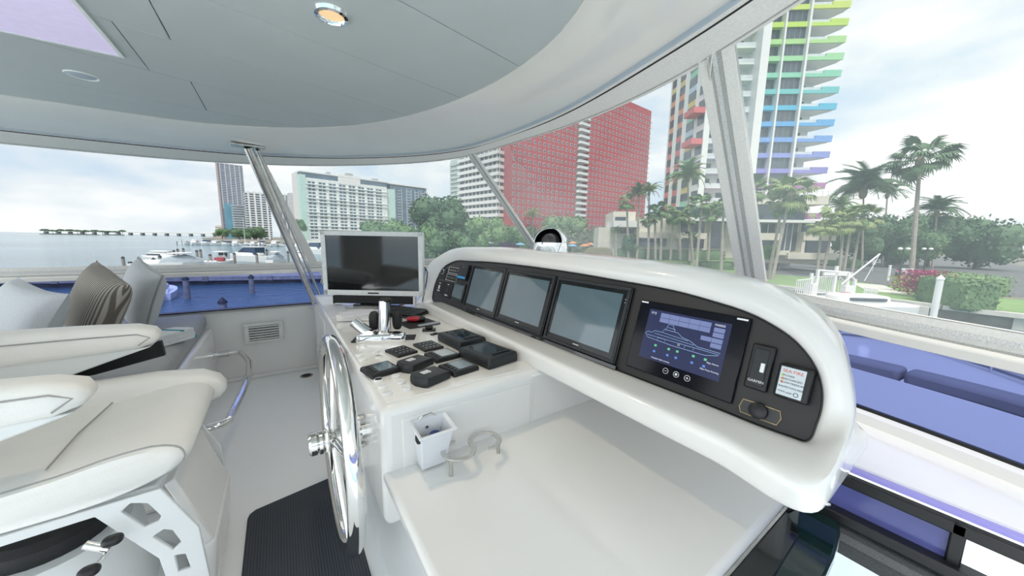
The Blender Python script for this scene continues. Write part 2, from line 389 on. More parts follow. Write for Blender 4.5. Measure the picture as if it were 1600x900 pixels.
# ------------------------------------------------------------------ floor, coaming walls
fl = MB().prism([(-7*K, -.9*K), (.62*K, -.9*K), (.62*K, .225*K), (1.2*K, .225*K), (1.2*K, 2.4*K), (.3*K, 2.95*K), (-7*K, 2.95*K)], -.05, 0)  # aft stretch, out of view, added to bounce sunlight onto the headliner
struct(fl.build('floor', GELF))
wp = struct(MB().bb((-4*K, 2.92*K, 0), (.22*K, 2.98*K, K-.505*K)).build('wall_port', GEL, bevel=.008))
struct(MB().bb((-4*K, 2.905*K, K-.512*K), (.22*K, 2.99*K, K-.497*K)).build('trim_8', mat('grey_cap_rail', (.45, .45, .43), .4, ns=9), bevel=.003))
struct(MB().bb((-4*K, 2.90*K, K-.497*K), (.22*K, 2.955*K, K-.490*K)).build('trim_16', BLK))
struct(MB().bb((-4*K, 2.897*K, .0), (.2*K, 2.921*K, .035)).build('baseboard_port', GEL, bevel=.008))
# foreward coaming (follows the windscreen's foot)
co = MB(); rg = []
for i in range(24, 73):
    p = Gc[i]; rg.append([Vector((p.x, p.y, p.z)), Vector((p.x+.02, p.y, p.z-.02)), Vector((p.x+.02, p.y, -1.2)), Vector((p.x, p.y, -1.2))])
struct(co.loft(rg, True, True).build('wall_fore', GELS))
# white shelf between the pod and the windscreen
shp = [p for p in Gc[34:84] if p.x > 1.0*K and -.4*K < p.y < 2.3*K]
struct(MB().loft([[Vector((p.x-.008, p.y, K-.45*K)), Vector((.96*K, p.y, K-.45*K)), Vector((.96*K, p.y, K-.47*K)), Vector((p.x-.008, p.y, K-.47*K))] for p in shp], True, True).build('trim_9', GEL))
struct(MB().bb((.945*K, -.5*K, K-.464*K), (.962*K, .6*K, K-.455*K)).build('trim_10', mat('purple_acrylic_edge', (.28, .26, .62), .2, ns=6), bevel=.002))
foot = sthing('trim_11', (1.2*K, 0, K-.44*K))
sweep(Gc[56:92], [(.0, .03), (.012, .03), (.016, .0), (.0, -.01)]).build('gasket', BLK, foot, world=True)
sweep(Gc[56:92], [(.012, .02), (.034, .012), (.036, -.028), (.012, -.028)]).build('white_bead', GEL, foot, world=True)
# low companionway window under the shelf, its black frame and canvas
lw_ = sthing('window_9', (.95*K, 0, K-.55*K))
zt, zbm = K-.476*K, K-.553*K
MB().bb((.955*K, -.005*K, zbm), (.962*K, .2*K, zt-.012)).build('pane', PURPD, lw_, world=True)
f2 = MB()
f2.bb((.945*K, -.3*K, zt-.03), (.965*K, .3*K, zt)); f2.bb((.945*K, -.02*K, zbm-.03), (.965*K, -.002*K, zt)); f2.bb((.93*K, -.3*K, zbm-.03), (.965*K, .3*K, zbm)); 
f2.build('window_frame', BLK, lw_, world=True, bevel=.004)
MB().add([VH(.945, -.4, -.575), VH(.945, .3, -.575), VH(.895, .3, -.615), VH(.895, -.4, -.615), VH(.955, -.4, -.575), VH(.955, .3, -.575), VH(.905, .3, -.617), VH(.905, -.4, -.617)], [(0, 1, 2, 3), (7, 6, 5, 4), (0, 4, 5, 1), (1, 5, 6, 2), (2, 6, 7, 3), (3, 7, 4, 0)]).build('sill_canvas', mat('charcoal_canvas', (.05, .055, .06), .75, ns=200, na=.2, bump=.2, bs=400), lw_, world=True)
MB().add([VH(.925, -.4, -.589), VH(.925, .3, -.589), VH(.915, .3, -.597), VH(.915, -.4, -.597), VH(.923, -.4, -.591), VH(.923, .3, -.591), VH(.913, .3, -.599), VH(.913, -.4, -.599)], [(0, 1, 2, 3), (7, 6, 5, 4), (0, 4, 5, 1), (1, 5, 6, 2), (2, 6, 7, 3), (3, 7, 4, 0)]).build('zip', mat('charcoal_zip', (.10, .105, .11), .5, ns=500, na=.4, bump=.4, bs=900), lw_, world=True)
marble = mat('pale_blue_marble', (.74, .79, .82), .15, ns=2.2, na=.1, col2=(.52, .63, .72))
struct(MB().bb((.5*K, -1*K, K-1.35*K), (2.2*K, .6*K, K-1.3*K)).build('trim_12', marble))
# ------------------------------------------------------------------ stainless hardtop post at the port corner
sp = thing('hardtop_support_post', 'polished steel post sloping from the hardtop down to the port corner', 'post', VH(.2, 2.86, -.5))
a, b = VH(-.10, 2.42, .475), VH(.205, 2.87, -.50)
ax = (b-a).normalized()
MB().tube([a, a.lerp(b, .5), b], .030, 16, flat=1).build('tube', STEEL, sp, world=True)
o2 = Vector((.055, .05, 0))
MB().tube([a+o2, b+o2+Vector((0, 0, .05))], .014, 12).build('slim_tube', STEEL, sp, world=True)
MB().box(a+Vector((.0, .02, .01)), (.20, .10, .014)).build('top_plate', STEELB, sp, world=True, bevel=.003)
MB().box(b+Vector((.0, .0, -.012)), (.13, .11, .022)).build('foot_plate', STEELB, sp, world=True, bevel=.004)
cw = MB()
for k in range(4): cw.tube([b+Vector((.05+.012*k, -.03, .33)), b+Vector((.07+.01*k, -.04, .28)), b+Vector((.05+.012*k, -.035, .22-.02*k))], .005, 6)
cw.build('tie_cord', CANV, sp, world=True)
# ------------------------------------------------------------------ vent, drain, mat, downlight, speaker
vc = PY((380+446)/2, 519, 2.905*K)
v = thing('wall_vent', 'white louvred air vent set low in the port wall', 'vent', (vc.x, vc.y-.012, vc.z))
a0 = PY(382, 505, 2.9*K); a1 = PY(446, 532, 2.9*K); w_, h_ = a1.x-a0.x, .19
fr = MB()
for cx, cz, sx, sz in [(0, h_/2-.012, w_, .024), (0, -h_/2+.012, w_, .024), (-w_/2+.018, 0, .036, h_-.05), (w_/2-.018, 0, .036, h_-.05)]: fr.box((cx, 0, cz), (sx, .018, sz))
fr.build('vent_frame', GRILL, v, bevel=.003)
MB().box((0, .006, 0), (w_-.06, .004, h_-.04)).build('recess', DARKIN, v)
for k in range(6): MB().box((0, -.002, -h_/2+.036+k*(h_-.072)/5), (w_-.07, .012, .010), Matrix.Rotation(.6, 3, 'X')).build('slat', GRILL, v)
d = PZ(479, 587, 0); dr = thing('floor_drain', 'small round bronze deck drain by the port wall', 'drain', d)
MB().lathe([(.055, .0), (.055, .004), (.045, .006), (.042, .003), (0, .003)], 20).build('flange', mat('bronze', (.30, .24, .17), .35, .9, ns=30), dr); MB().lathe([(.038, .0035), (.038, .0055), (0, .0055)], 16).build('strainer', DARKIN, dr)
mp_ = [(-.15, 1.442), (.10, 1.62), (.172, 1.62), (.172, .55), (-.15, .55)]
mm_ = MB().prism([(x*K, y*K) for x, y in [(-.152, .5), (-.152, 1.405), (-.147, 1.425), (-.13, 1.44), (.0, 1.462), (.165, 1.49), (.165, .5)]], 0, .012).build('standing_mat', MATM, bevel=.004); tag(mm_, 'dark grey ribbed rubber mat on the floor beneath the steering wheel', 'mat')
lc = PZ(518, 22, zC); dl = thing('ceiling_downlight', 'lit round downlight with chrome bezel in the headliner', 'light', lc)
MB().lathe([(.034, .0), (.034, -.004), (.040, -.012), (.050, -.010), (.054, 0)], 32).build('bezel', CHROME, dl)
MB().lathe([(.0, -.003), (.025, -.003), (.035, -.0015), (.035, .004), (0, .004)], 24).build('lens', mat('warm_lit_lens', (.35, .26, .14), .4, ns=9, emit=(1, .70, .38), es=.22), dl)
ld = bpy.data.lights.new('downlight', 'SPOT'); ld.spot_size = 2.2; ld.spot_blend = .6; ld.energy = 5; ld.color = (1, .8, .55); ld.shadow_soft_size = .03; lo = bpy.data.objects.new('downlight_lamp', ld); COL.objects.link(lo); lo.location = lc+Vector((0, 0, -.05)); lo.parent = None
scn = PZ(128, 118, zC); spk = thing('ceiling_speaker', 'small round grey fitting in the headliner beside the hatch blind', 'speaker', scn)
MB().lathe([(.0, -.006), (.03, -.006), (.04, -.003), (.045, 0), (.045, .003), (0, .003)], 20).build('grille', TRK, spk); MB().lathe([(.045, 0), (.052, -.004), (.056, 0)], 20).build('bezel', SILV, spk)
# ------------------------------------------------------------------ port bench, footrest rail, cushions, towel
bx = -.39
be = thing('bench_seat', 'white moulded settee with a grey vinyl cushion along the port side', 'bench', VH(-.9, 2.4, -1))
MB().prism([(bx*K, 1.62*K), (bx*K, 2.915*K), (-3*K, 2.915*K), (-3*K, 1.62*K)], 0, K-.60*K).build('base', GEL, be, world=True, bevel=.03, seg=3)
MB().prism([((bx+.005)*K, 1.66*K), ((bx-.02)*K, 2.89*K), (-3*K, 2.89*K), (-3*K, 1.66*K)], K-.605*K, K-.50*K).build('seat_cushion', BENCH, be, world=True, bevel=.055, seg=5)
MB().bb((-3*K, 1.45*K, .3), ((bx-.02)*K, 1.64*K, K-.56*K)).build('near_bolster', BENCH, be, world=True, bevel=.05, seg=4)
MB().bb((-3*K, 1.68*K, K-.50*K), (-.72*K, 1.90*K, K-.40*K)).build('arm_pad', BENCH, be, world=True, bevel=.035, seg=4)
fo = thing('footrest_rail', 'bent polished steel footrest rail fixed to the white settee base', 'rail', VH(bx, 2.83, -.77))
q = [VH(bx+.005, 2.80, -.765), VH(-.27, 2.80, -.765), VH(-.252, 2.795, -.765), VH(-.243, 2.77, -.765), VH(-.215, 1.78, -.765), VH(-.218, 1.745, -.765), VH(-.235, 1.73, -.765), VH(-.34, 1.73, -.765)]
MB().tube(catmull(q, 4), .021, 14).build('tube', STEEL, fo, world=True)
Rx = Matrix.Rotation(math.pi/2, 3, 'Y')
MB().lathe([(.036, 0), (.036, .008), (.024, .012)], 20, VH(bx, 2.80, -.765), Rx).build('flange', STEEL, fo, world=True)
MB().lathe([(.027, .0), (.027, .07)], 18, VH(bx+.03, 2.80, -.765), Rx).build('collar', STEELB, fo, world=True)
MB().tube([VH(-.34, 1.73, -.765), VH(-.36, 1.73, -.765)], .021, 14).build('stub', STEEL, fo, world=True)
def cushion(name, c, size, rot, m, label, pipe=None):
    t = thing(name, label, 'cushion', c, rot=rot, group='scatter cushions on the settee')
    mb = MB(); n = 22
    def pt(u, v, s):
        a = (1-abs(u)**3.2)**.5*(1-abs(v)**3.2)**.5 if abs(u) < 1 and abs(v) < 1 else 0
        k = 1-.10*(1-abs(u)**2)*abs(v)**4-.0; k2 = 1-.10*(1-abs(v)**2)*abs(u)**4
        return Vector((u*size[0]/2*k2, s*a*size[2]/2, v*size[1]/2*k))
    for s in (-1, 1):
        vs = [pt(-1+2*i/n, -1+2*j/n, s) for i in range(n+1) for j in range(n+1)]
        mb.add(vs, [(i*(n+1)+j, (i+1)*(n+1)+j, (i+1)*(n+1)+j+1, i*(n+1)+j+1) for i in range(n) for j in range(n)])
    mb.build('cover', m, t)
    if pipe:
        e = [pt(-1+2*i/n, -1, 1) for i in range(n)]+[pt(1, -1+2*i/n, 1) for i in range(n)]+[pt(1-2*i/n, 1, 1) for i in range(n)]+[pt(-1, 1-2*i/n, 1) for i in range(n)]
        MB().tube(e, .007, 6, loop=True).build('piping', pipe, t)
    return t
def crot(az, lean, roll): return Matrix.Rotation(az, 3, 'Z') @ Matrix.Rotation(lean, 3, 'X') @ Matrix.Rotation(roll, 3, 'Y')
cushion('scatter_cushion', VH(-.635, 2.66, -.335), (.46, .46, .17), crot(-1.05, -.22, .25), PILW, 'plain pale grey cushion with dark piping, nearest the window', PIPE)
cushion('scatter_cushion', VH(-.715, 2.38, -.335), (.46, .46, .18), crot(-.95, -.28, .30), PILS, 'brown and cream striped cushion on the grey bench')
cushion('scatter_cushion', VH(-.86, 2.17, -.36), (.50, .44, .18), crot(-.85, -.40, .15), mat('light_grey_fabric', (.60, .62, .64), .85, ns=120, na=.05, bump=.2, bs=350), 'plain light grey cushion in front of the striped cushion')
tc_ = PZ(262, 530, K-.485*K); tw = thing('folded_towel', 'folded white towel with teal stripe lying on the grey bench', 'towel', (tc_.x, tc_.y, K-.50*K), rz=.95)
for k in range(3): MB().sq((0, 0, .014+.022*k), (.25-.008*k, .16-.006*k, .026), .25).build('fold', TOWEL, tw)
MB().sq((.03, 0, .0675), (.03, .15, .008), .3).build('stripe', TEAL, tw); MB().sq((.10, 0, .012), (.04, .155, .026), .3).build('stripe', TEAL, tw)
# ------------------------------------------------------------------ helm chair
hc = thing('helm_chair', 'white leather helm chair on a white pedestal facing the wheel', 'chair', VH(-.5, 1.22, -1))
yN, yF = 1.03, 1.47; xf = -.205
def P_(x, z): return Vector((x*K, 0, K+z*K))
prof = [(-1.0, -.585), (-.50, -.582), (-.33, -.575), (-.27, -.562), (-.228, -.545), (xf, -.518), (-.212, -.495), (-.24, -.480), (-.30, -.478), (-.40, -.495), (-.6, -.51), (-1.0, -.525)]
rg = []
pc = catmull([P_(*p) for p in prof], 3)
for y, sc in ((yN, .90), (yN+.012, .965), (yN+.035, 1), (yF-.035, 1), (yF-.012, .965), (yF, .9)):
    c0 = P_(-.5, -.535); rg.append([Vector((0, y*K, 0))+c0+(p-c0)*sc for p in pc])
MB().loft(rg, True, True).build('seat_cushion', LEATH, hc, world=True, angle=60)
MB().tube([Vector((0, (yN+.014)*K, 0))+P_(-.5, -.535)+(p-P_(-.5, -.535))*.968 for p in pc[2:]], .0035, 6).build('piping', PIPE, hc, world=True)
s_ = MB(); s_.tube([VH(-.43, yN+.05, -.492), VH(-.44, (yN+yF)/2, -.495), VH(-.43, yF-.04, -.492)], .003, 6); s_.build('seam', PIPE, hc, world=True)
# far side bolster of the seat
rg = []
for x, w, zt, zl in [(-1.0, .10, -.452, -.58), (-.6, .10, -.444, -.58), (-.35, .10, -.442, -.58), (-.24, .10, -.456, -.57), (-.198, .085, -.48, -.555), (-.182, .05, -.505, -.535)]:
    c = VH(x, yF+.03, (zt+zl)/2); hh = (zt-zl)/2*K; ww = w/2*K
    rg.append([c+Vector((0, ww*math.copysign(abs(math.cos(a))**.6, math.cos(a)), hh*math.copysign(abs(math.sin(a))**.6, math.sin(a)))) for a in [2*math.pi*k/20 for k in range(20)]])
MB().loft(rg, True, True).build('side_bolster', LEATH, hc, world=True, angle=60)
def arm(y, zc):
    rg = []
    for x, w, zt, zl in [(-1.1, .085, zc+.012, zc-.105), (-.7, .085, zc+.010, zc-.095), (-.48, .085, zc+.002, zc-.088), (-.39, .082, zc-.005, zc-.082), (-.352, .07, zc-.018, zc-.068), (-.340, .04, zc-.034, zc-.052)]:
        c = VH(x, y, (zt+zl)/2); hh = (zt-zl)/2*K; ww = w/2*K
        rg.append([c+Vector((0, ww*math.copysign(abs(math.cos(a))**.6, math.cos(a)), hh*math.copysign(abs(math.sin(a))**.6, math.sin(a)))) for a in [2*math.pi*k/20 for k in range(20)]])
    ar = MB().loft(rg, True, True).build('armrest', LEATH, hc, world=True, angle=60)
    MB().prism([(-1.1*K, K+(zc-.09)*K), (-.36*K, K+(zc-.078)*K), (-.44*K, K+(zc-.105)*K), (-.74*K, K+(zc-.21)*K), (-1.1*K, K+(zc-.24)*K)], -(y+.028)*K, -(y-.028)*K, Matrix(((1, 0, 0), (0, 0, -1), (0, 1, 0)))).build('armrest_fairing', GELS, ar, bevel=.006)
    ar.children[0].location = -hc.location
    e = MB().tube([VH(-1.1, y-.043, zc-.02), VH(-.5, y-.044, zc-.026), VH(-.385, y-.041, zc-.03), VH(-.358, y-.036, zc-.045), VH(-.385, y-.041, zc-.066)], .0028, 6).build('piping', PIPE, ar, world=True)
    e.location = (0, 0, 0)
    return ar
arm(1.56, -.285); arm(1.055, -.283)
MB().prism([(-1.1*K, K-.40*K), (-.36*K, K-.372*K), (-.355*K, K-.425*K), (-.52*K, K-.46*K), (-1.1*K, K-.50*K)], -1.66*K, -1.64*K, Matrix(((1, 0, 0), (0, 0, -1), (0, 1, 0)))).build('arm_linkage', BLKM, hc, world=True)
MB().lathe([(.13, -.35), (.14, -.33), (.14, .0), (.12, .02)], 28, VH(-.50, 1.23, -.70)).build('pedestal_sleeve', BLKM, hc, world=True)
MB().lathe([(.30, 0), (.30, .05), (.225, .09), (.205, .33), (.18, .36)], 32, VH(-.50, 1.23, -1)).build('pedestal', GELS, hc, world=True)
MB().bb(VH(-1.0, 1.05, -.605), VH(-.265, 1.44, -.578)).build('seat_plate', GELS, hc, world=True, bevel=.008)
# cut-out side brackets that carry the footrest
def bracket(y):
    out = [(-.62, -.588), (-.258, -.578), (-.203, -.705), (-.1945, -.85), (-.21, -.995), (-.29, -.995), (-.27, -.80), (-.276, -.75), (-.36, -.60), (-.62, -.61)]
    holes = [[(-.322, -.606), (-.307, -.592), (-.281, -.604), (-.263, -.645), (-.267, -.655), (-.291, -.660)], [(-.281, -.689), (-.262, -.680), (-.248, -.690), (-.236, -.728), (-.251, -.740)], [(-.250, -.756), (-.232, -.762), (-.226, -.804), (-.248, -.802)]]
    bm = bmesh.new()
    th = .012
    es = []
    for lp in [out]+holes:
        vs = [bm.verts.new(((x*K, 0, z*K))) for x, z in lp]
        for i in range(len(vs)): es.append(bm.edges.new((vs[i], vs[(i+1) % len(vs)])))
    bmesh.ops.triangle_fill(bm, edges=es, use_beauty=True)
    r = bmesh.ops.extrude_face_region(bm, geom=bm.faces[:]); bmesh.ops.translate(bm, verts=[e for e in r['geom'] if isinstance(e, bmesh.types.BMVert)], vec=(0, th, 0))
    bmesh.ops.recalc_face_normals(bm, faces=bm.faces)
    me = bpy.data.meshes.new('footrest_bracket'); bm.to_mesh(me); bm.free(); me.materials.append(GELS)
    o = bpy.data.objects.new('footrest_bracket', me); COL.objects.link(o); o.parent = hc; o.location = Vector((0, y*K, K))-hc.location
    b = o.modifiers.new('bevel', 'BEVEL'); b.width = .002; b.limit_method = 'ANGLE'
bracket(1.03); bracket(1.42)
MB().add([VH(-.25, 1.10, -.60), VH(-.25, 1.41, -.60), VH(-.19, 1.41, -.80), VH(-.19, 1.10, -.80), VH(-.27, 1.10, -.61), VH(-.27, 1.41, -.61), VH(-.21, 1.41, -.81), VH(-.21, 1.10, -.81)], [(0, 1, 2, 3), (7, 6, 5, 4), (0, 4, 5, 1), (1, 5, 6, 2), (2, 6, 7, 3), (3, 7, 4, 0)]).build('shin_panel', GEL, hc, world=True, bevel=.006)
MB().prism([(-.235*K, K-.80*K), (-.185*K, K-.80*K), (-.20*K, K-.99*K), (-.25*K, K-.99*K)], -1.41*K, -1.10*K, Matrix(((1, 0, 0), (0, 0, -1), (0, 1, 0)))).build('footrest', GEL, hc, world=True, bevel=.02, seg=3)
MB().tube([PY(314, 678, 1.45*K), PY(345, 722, 1.45*K), PY(355, 775, 1.45*K)], .012, 8).build('side_bar', GELS, hc, world=True)
lv = MB().tube([PY(133, 851, 1.0*K), PY(171, 858, .99*K)], .011, 10).build('lever', STEEL, hc, world=True)
lw2 = MB().tube([PY(171, 858, .99*K), PY(155, 878, .97*K), PY(142, 892, .96*K)], .005, 8).build('lever_rod', STEEL, hc, world=True)
for c in (PY(176, 844, .99*K), PY(139, 893, .96*K)): MB().sq(c, (.044, .034, .028), .8).build('lever_knob', BLK, hc, world=True)
# backrest (behind the frame's left edge)
MB().sq(VH(-.98, 1.26, -.12), (.16, .56, .95), .4).build('backrest', LEATH, hc, world=True, angle=60)
# ================================================================== helm console
zt_ = K-.39*K                     # console top
co_ = thing('helm_console', 'white moulded helm console with a lower desk in front of the wheel', 'console', VH(.55, 1.4, -1))
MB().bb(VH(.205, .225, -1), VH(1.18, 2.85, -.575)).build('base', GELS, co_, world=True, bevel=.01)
MB().bb(VH(.172, .209, -.585), VH(1.0, .80, -.55)).build('desk_top', GEL, co_, world=True, bevel=.016, seg=3)
MB().bb(VH(.90, .209, -.56), VH(1.15, .82, -.41)).build('desk_back', GEL, co_, world=True, bevel=.02, seg=3)
MB().bb(VH(.170, .765, -.70), VH(.70, 1.28, -.39)).build('wheel_block', GEL, co_, world=True, bevel=.03, seg=4)
MB().bb(VH(.60, .765, -.56), VH(1.1, 1.5, -.40)).build('block_side', GEL, co_, world=True, bevel=.01)
MB().bb(VH(.176, 1.20, -1), VH(1.15, 2.62, -.391)).build('far_cabinet', GEL, co_, world=True, bevel=.012, seg=3)
MB().bb(VH(.60, 2.55, -1), VH(.95, 2.85, -.391)).build('far_return', GEL, co_, world=True, bevel=.01)
MB().bb(VH(.215, .762, -.70), VH(.60, .768, -.425)).build('access_panel', GEL, co_, world=True, bevel=.004)
# raised instrument tray with its own rounded edge
tr_ = [PZ(x, y, zt_) for x, y in [(600, 610), (792, 565), (840, 560), (690, 510), (640, 500), (560, 520)]]
MB().prism([(.19*K, .79*K), (.66*K, .79*K), (.66*K, 1.30*K), (.185*K, 1.30*K)], zt_-.002, zt_+.004).build('instrument_tray', GEL, co_, world=True, bevel=.012, seg=3)
for y0, y1 in ((1.45, 1.95), (2.0, 2.5)):
    MB().bb(VH(.1745, y0, -.90), VH(.178, y1, -.45)).build('cabinet_door', GEL, co_, world=True, bevel=.002)
    MB().sq(VH(.172, y0+.06, -.55), (.012, .035, .05), .4).build('door_latch', STEEL, co_, world=True)
MB().bb(VH(.174, 1.40, -.43), VH(.1755, 1.47, -.40)).build('vent_plate', BLK, co_, world=True)
# push buttons set into the tray
def zpt(x, y, ox, oy, s): return ox+x/s, oy+y/s
btn = [(105, 518, 0), (135, 552, 0), (228, 495, 0), (258, 530, 1), (257, 712, 2), (290, 762, 0), (328, 815, 0), (390, 683, 0), (430, 730, 0), (475, 778, 0)]
for i, (x, y, k) in enumerate(btn):
    p = PZ(540+x/5, 450+y/5, zt_+.010)
    b = MB().lathe([(.017, -.008), (.017, .0), (.0145, .002), (.0135, .0)], 24, p).build('button_ring', SILV, co_, world=True)
    c = MB().lathe([(.0135, -.004), (.0125, .0012), (.0, .0016)], 20, p).build('button_cap', [WPLAS, STEELB, BLK][k], b, world=True)
# ------------------------------------------------------------------ pod (dashboard)
tilt = math.radians(16.5); st, ct = math.sin(tilt), math.cos(tilt)
U = Vector((0, -1, 0)); Vv = Vector((st, 0, ct)); Wn = Vector((-ct, 0, st))
PO = VH(.72, 0, -.338); RP = Matrix((U, Vv, Wn)).transposed()      # local (u, v, w) -> world
def PAN(x, y, w=0.0):
    d = ray(x, y); o = PO+Wn*w; t = (o-EYE).dot(Wn)/d.dot(Wn); q = EYE+d*t-PO
    return Vector((q.dot(U), q.dot(Vv)))
def PW(u, v, w=0.0): return PO+U*u+Vv*v+Wn*w
inn = [(674, 466), (677, 448), (690, 420), (706, 409), (735, 408), (850, 419), (950, 435), (1100, 466), (1190, 498), (1245, 535), (1277, 580), (1285, 622), (1276, 662), (1258, 691), (1232, 683), (1100, 632), (960, 578), (850, 534), (740, 492), (690, 472)]
out = [VH(.655, 1.98, -.385), (657, 458), (666, 418), (690, 396), (750, 387), (850, 394), (950, 404), (1100, 428), (1186, 453), (1240, 486), (1290, 535), (1318, 592), (1326, 650), VH(.685, .105, -.30), VH(.636, .112, -.342), VH(.63, .26, -.342), VH(.63, .60, -.342), VH(.63, .90, -.342), VH(.63, 1.40, -.342), VH(.635, 1.78, -.35)]
I3 = [PW(*PAN(*p)) for p in inn]; O3 = [(PW(*PAN(*p), -.004) if isinstance(p, tuple) else p) for p in out]
kind = [0]*14+[1]*6; kind[13] = .5; kind[0] = 1; kind[1] = .3
Ic, Oc = catmull(I3, 6, True), catmull(O3, 6, True)
kc = []
for i in range(20):
    for k in range(6): f = k/6; kc.append(kind[i]*(1-f)+kind[(i+1) % 20]*f)
rings = []
xs = [1]*8+[.85, .7, .55, .45, .35, .25]+[1]*6; xc = []
for i in range(20):
    for k in range(6): f = k/6; xc.append(xs[i]*(1-f)+xs[(i+1) % 20]*f)
for a, b, k, xq in zip(Ic, Oc, kc, xc):
    dr_ = (b-a); n_ = dr_-Wn*dr_.dot(Wn); n_.normalize()
    X = Vector((xq, 0, 0))
    ring = [a-Wn*.032, a-Wn*.006, a.lerp(b, .06)+Wn*.002, a.lerp(b, .4)+Wn*.012*(1-k), a.lerp(b, .8)+Wn*(.010*(1-k)+.004*k), b]
    e1 = b+(n_*.007+X*.02)*(1-k)+Vector((-.004, 0, -.016))*k
    e2 = b+(n_*.008+X*.055)*(1-k)+Vector((-.003, 0, -.064))*k; e2b = b+(n_*.007+X*.08)*(1-k)+Vector((.006, 0, -.075))*k
    e3 = b+(n_*.002+X*.17)*(1-k)+Vector((.035, 0, -.078))*k
    e4 = b+(n_*-.03+X*.34)*(1-k)+Vector((.40, 0, -.080))*k
    rings.append(ring+[e1, e2, e2b, e3, e4])
pod = thing('dashboard_pod', 'white arched dashboard pod with a black panel, above the desk', 'dashboard', VH(.8, 1, -.40))
MB().loft(rings, False, False, True).build('shell', GEL, pod, world=True, angle=75, sub=1)
fas = MB(); fp = [p-Wn*.012 for p in Ic]; fb = [p-Wn*.030 for p in Ic]
fas.loft([fb, fp], True, True).build('fascia', CARB, pod, world=True, smooth=False)
# back closing piece and thin gasket round the fascia
MB().tube([p-Wn*.010 for p in Ic], .004, 6, loop=True).build('fascia_gasket', BLK, pod, world=True)
bk = MB().loft([[r[10] for r in rings], [r[10].lerp(VH(1.0, 1.0, -.40), .9) for r in rings]], True, True).build('back', GEL, pod, world=True)
pf = PX(1296, 784, .70*K); lt = MB().tube([PX(1280, 782, .65*K), PX(1289, 786, .655*K), PX(1298, 790, .655*K)], .0035, 8).build('hood_latch', STEEL, pod, world=True)
# --- instruments in the fascia; each is built in local (u, v, w) at its own root
W0 = -.012
def quad(ps):
    q = [PAN(x, y, W0+.008) for x, y in ps]
    c = sum(q, Vector((0, 0)))/4; w = ((q[1]-q[0]).length+(q[2]-q[3]).length)/2; h = ((q[3]-q[0]).length+(q[2]-q[1]).length)/2
    return c, w, h
def device(name, label, cat, ps, group=None):
    c, w, h = quad(ps); t = thing(name, label, cat, PW(c.x, c.y, W0), rot=RP, group=group); return t, w, h
def frame(w, h, b, z0, z1):
    m = MB()
    for cx, cy, sx, sy in [(0, h/2-b/2, w, b), (0, -h/2+b/2, w, b), (-w/2+b/2, 0, b, h-2*b), (w/2-b/2, 0, b, h-2*b)]: m.bb((cx-sx/2, cy-sy/2, z0), (cx+sx/2, cy+sy/2, z1))
    return m
DISP = [([(743, 413), (797, 420), (771, 497), (722, 480)], 'leftmost large black chart display in the dashboard, nearest the switches', SCREENB),
        ([(798, 421), (872, 432), (845, 525), (772, 497)], 'middle of the three black framed chart displays in the dashboard', SCREENB),
        ([(876, 432), (991, 451), (960, 571), (848, 527)], 'largest dark chart display, just left of the lit blue touchscreen', SCREENB)]
for ps, lab, sm in DISP:
    t, w, h = device('chart_display', lab, 'display', ps, 'dark displays in the dashboard')
    MB().bb((-w/2, -h/2, 0), (w/2, h/2, .012)).build('housing', BLK, t, bevel=.004)
    frame(w-.006, h-.006, .012, .011, .018).build('bezel', RUB, t, bevel=.0015)
    MB().bb((-w/2+.012, -h/2+.012, .0118), (w/2-.012, h/2-.012, .0135)).build('cover_glass', mat('display_cover_glass', (.005, .006, .0065), .09, ns=3, spec=.4), t)
    MB().bb((-w/2+.034, -h/2+.036, .0134), (w/2-.034, h/2-.030, .0142)).build('screen', sm, t)
    for j in range(2): MB().bb((w/2-.020, h/2-.05-.012*j, .0134), (w/2-.017, h/2-.047-.012*j, .0142)).build('indicator_lamp', PRINT, t)
    MB().bb((-.016, -h/2+.021, .0134), (.016, -h/2+.024, .0142)).build('maker_mark', PRINT, t)
# ledge of black trim under the displays
t = thing('display_trim_strip', 'black glossy trim strip below the three chart displays', 'trim', PW(0, 0, W0), rot=RP)
a, b = PAN(724, 483), PAN(962, 575)
MB().add([Vector((a.x, a.y-.012, .0)), Vector((b.x, b.y-.006, .0)), Vector((b.x, b.y+.006, .0)), Vector((a.x, a.y+.002, .0)), Vector((a.x, a.y-.012, .014)), Vector((b.x, b.y-.006, .014)), Vector((b.x, b.y+.006, .014)), Vector((a.x, a.y+.002, .014))], [(0, 1, 2, 3), (7, 6, 5, 4), (0, 4, 5, 1), (1, 5, 6, 2), (2, 6, 7, 3), (3, 7, 4, 0)]).build('strip', GLOSSK, t)
# --- lit touchscreen
def emi(n, c, s): return mat(n, tuple(x*.1 for x in c), .3, ns=8, emit=c, es=s*.42)
E_BG = emi('screen_navy_glow', (.004, .009, .05), 1.0); E_BTN = emi('screen_button_glow', (.15, .19, .38), .8); E_LN = emi('screen_line_glow', (.26, .38, .62), .8)
E_G = emi('screen_green_glow', (.12, .5, .25), .8); E_B = emi('screen_blue_glow', (.10, .2, .62), .8); E_T = emi('screen_text_glow', (.6, .62, .75), .8)
tq = [(1001, 469), (1177, 497), (1141, 631), (979, 571)]
t, w, h = device('touchscreen_display', 'lit navy blue touchscreen showing a yacht diagram in the dashboard', 'display', tq)
MB().bb((-w/2, -h/2, 0), (w/2, h/2, .010)).build('glass', mat('touchscreen_black_glass', (.001, .0015, .006), .12, ns=3, spec=.25), t, bevel=.003)
sw, shh, sx0, sy0 = w*.755, h*.70, w*.0, h*.045
MB().bb((-sw/2+sx0, -shh/2+sy0, .0099), (sw/2+sx0, shh/2+sy0, .0104)).build('screen', E_BG, t)
def S(fx, fy): return (-sw/2+sx0+fx*sw, shh/2+sy0-fy*shh)
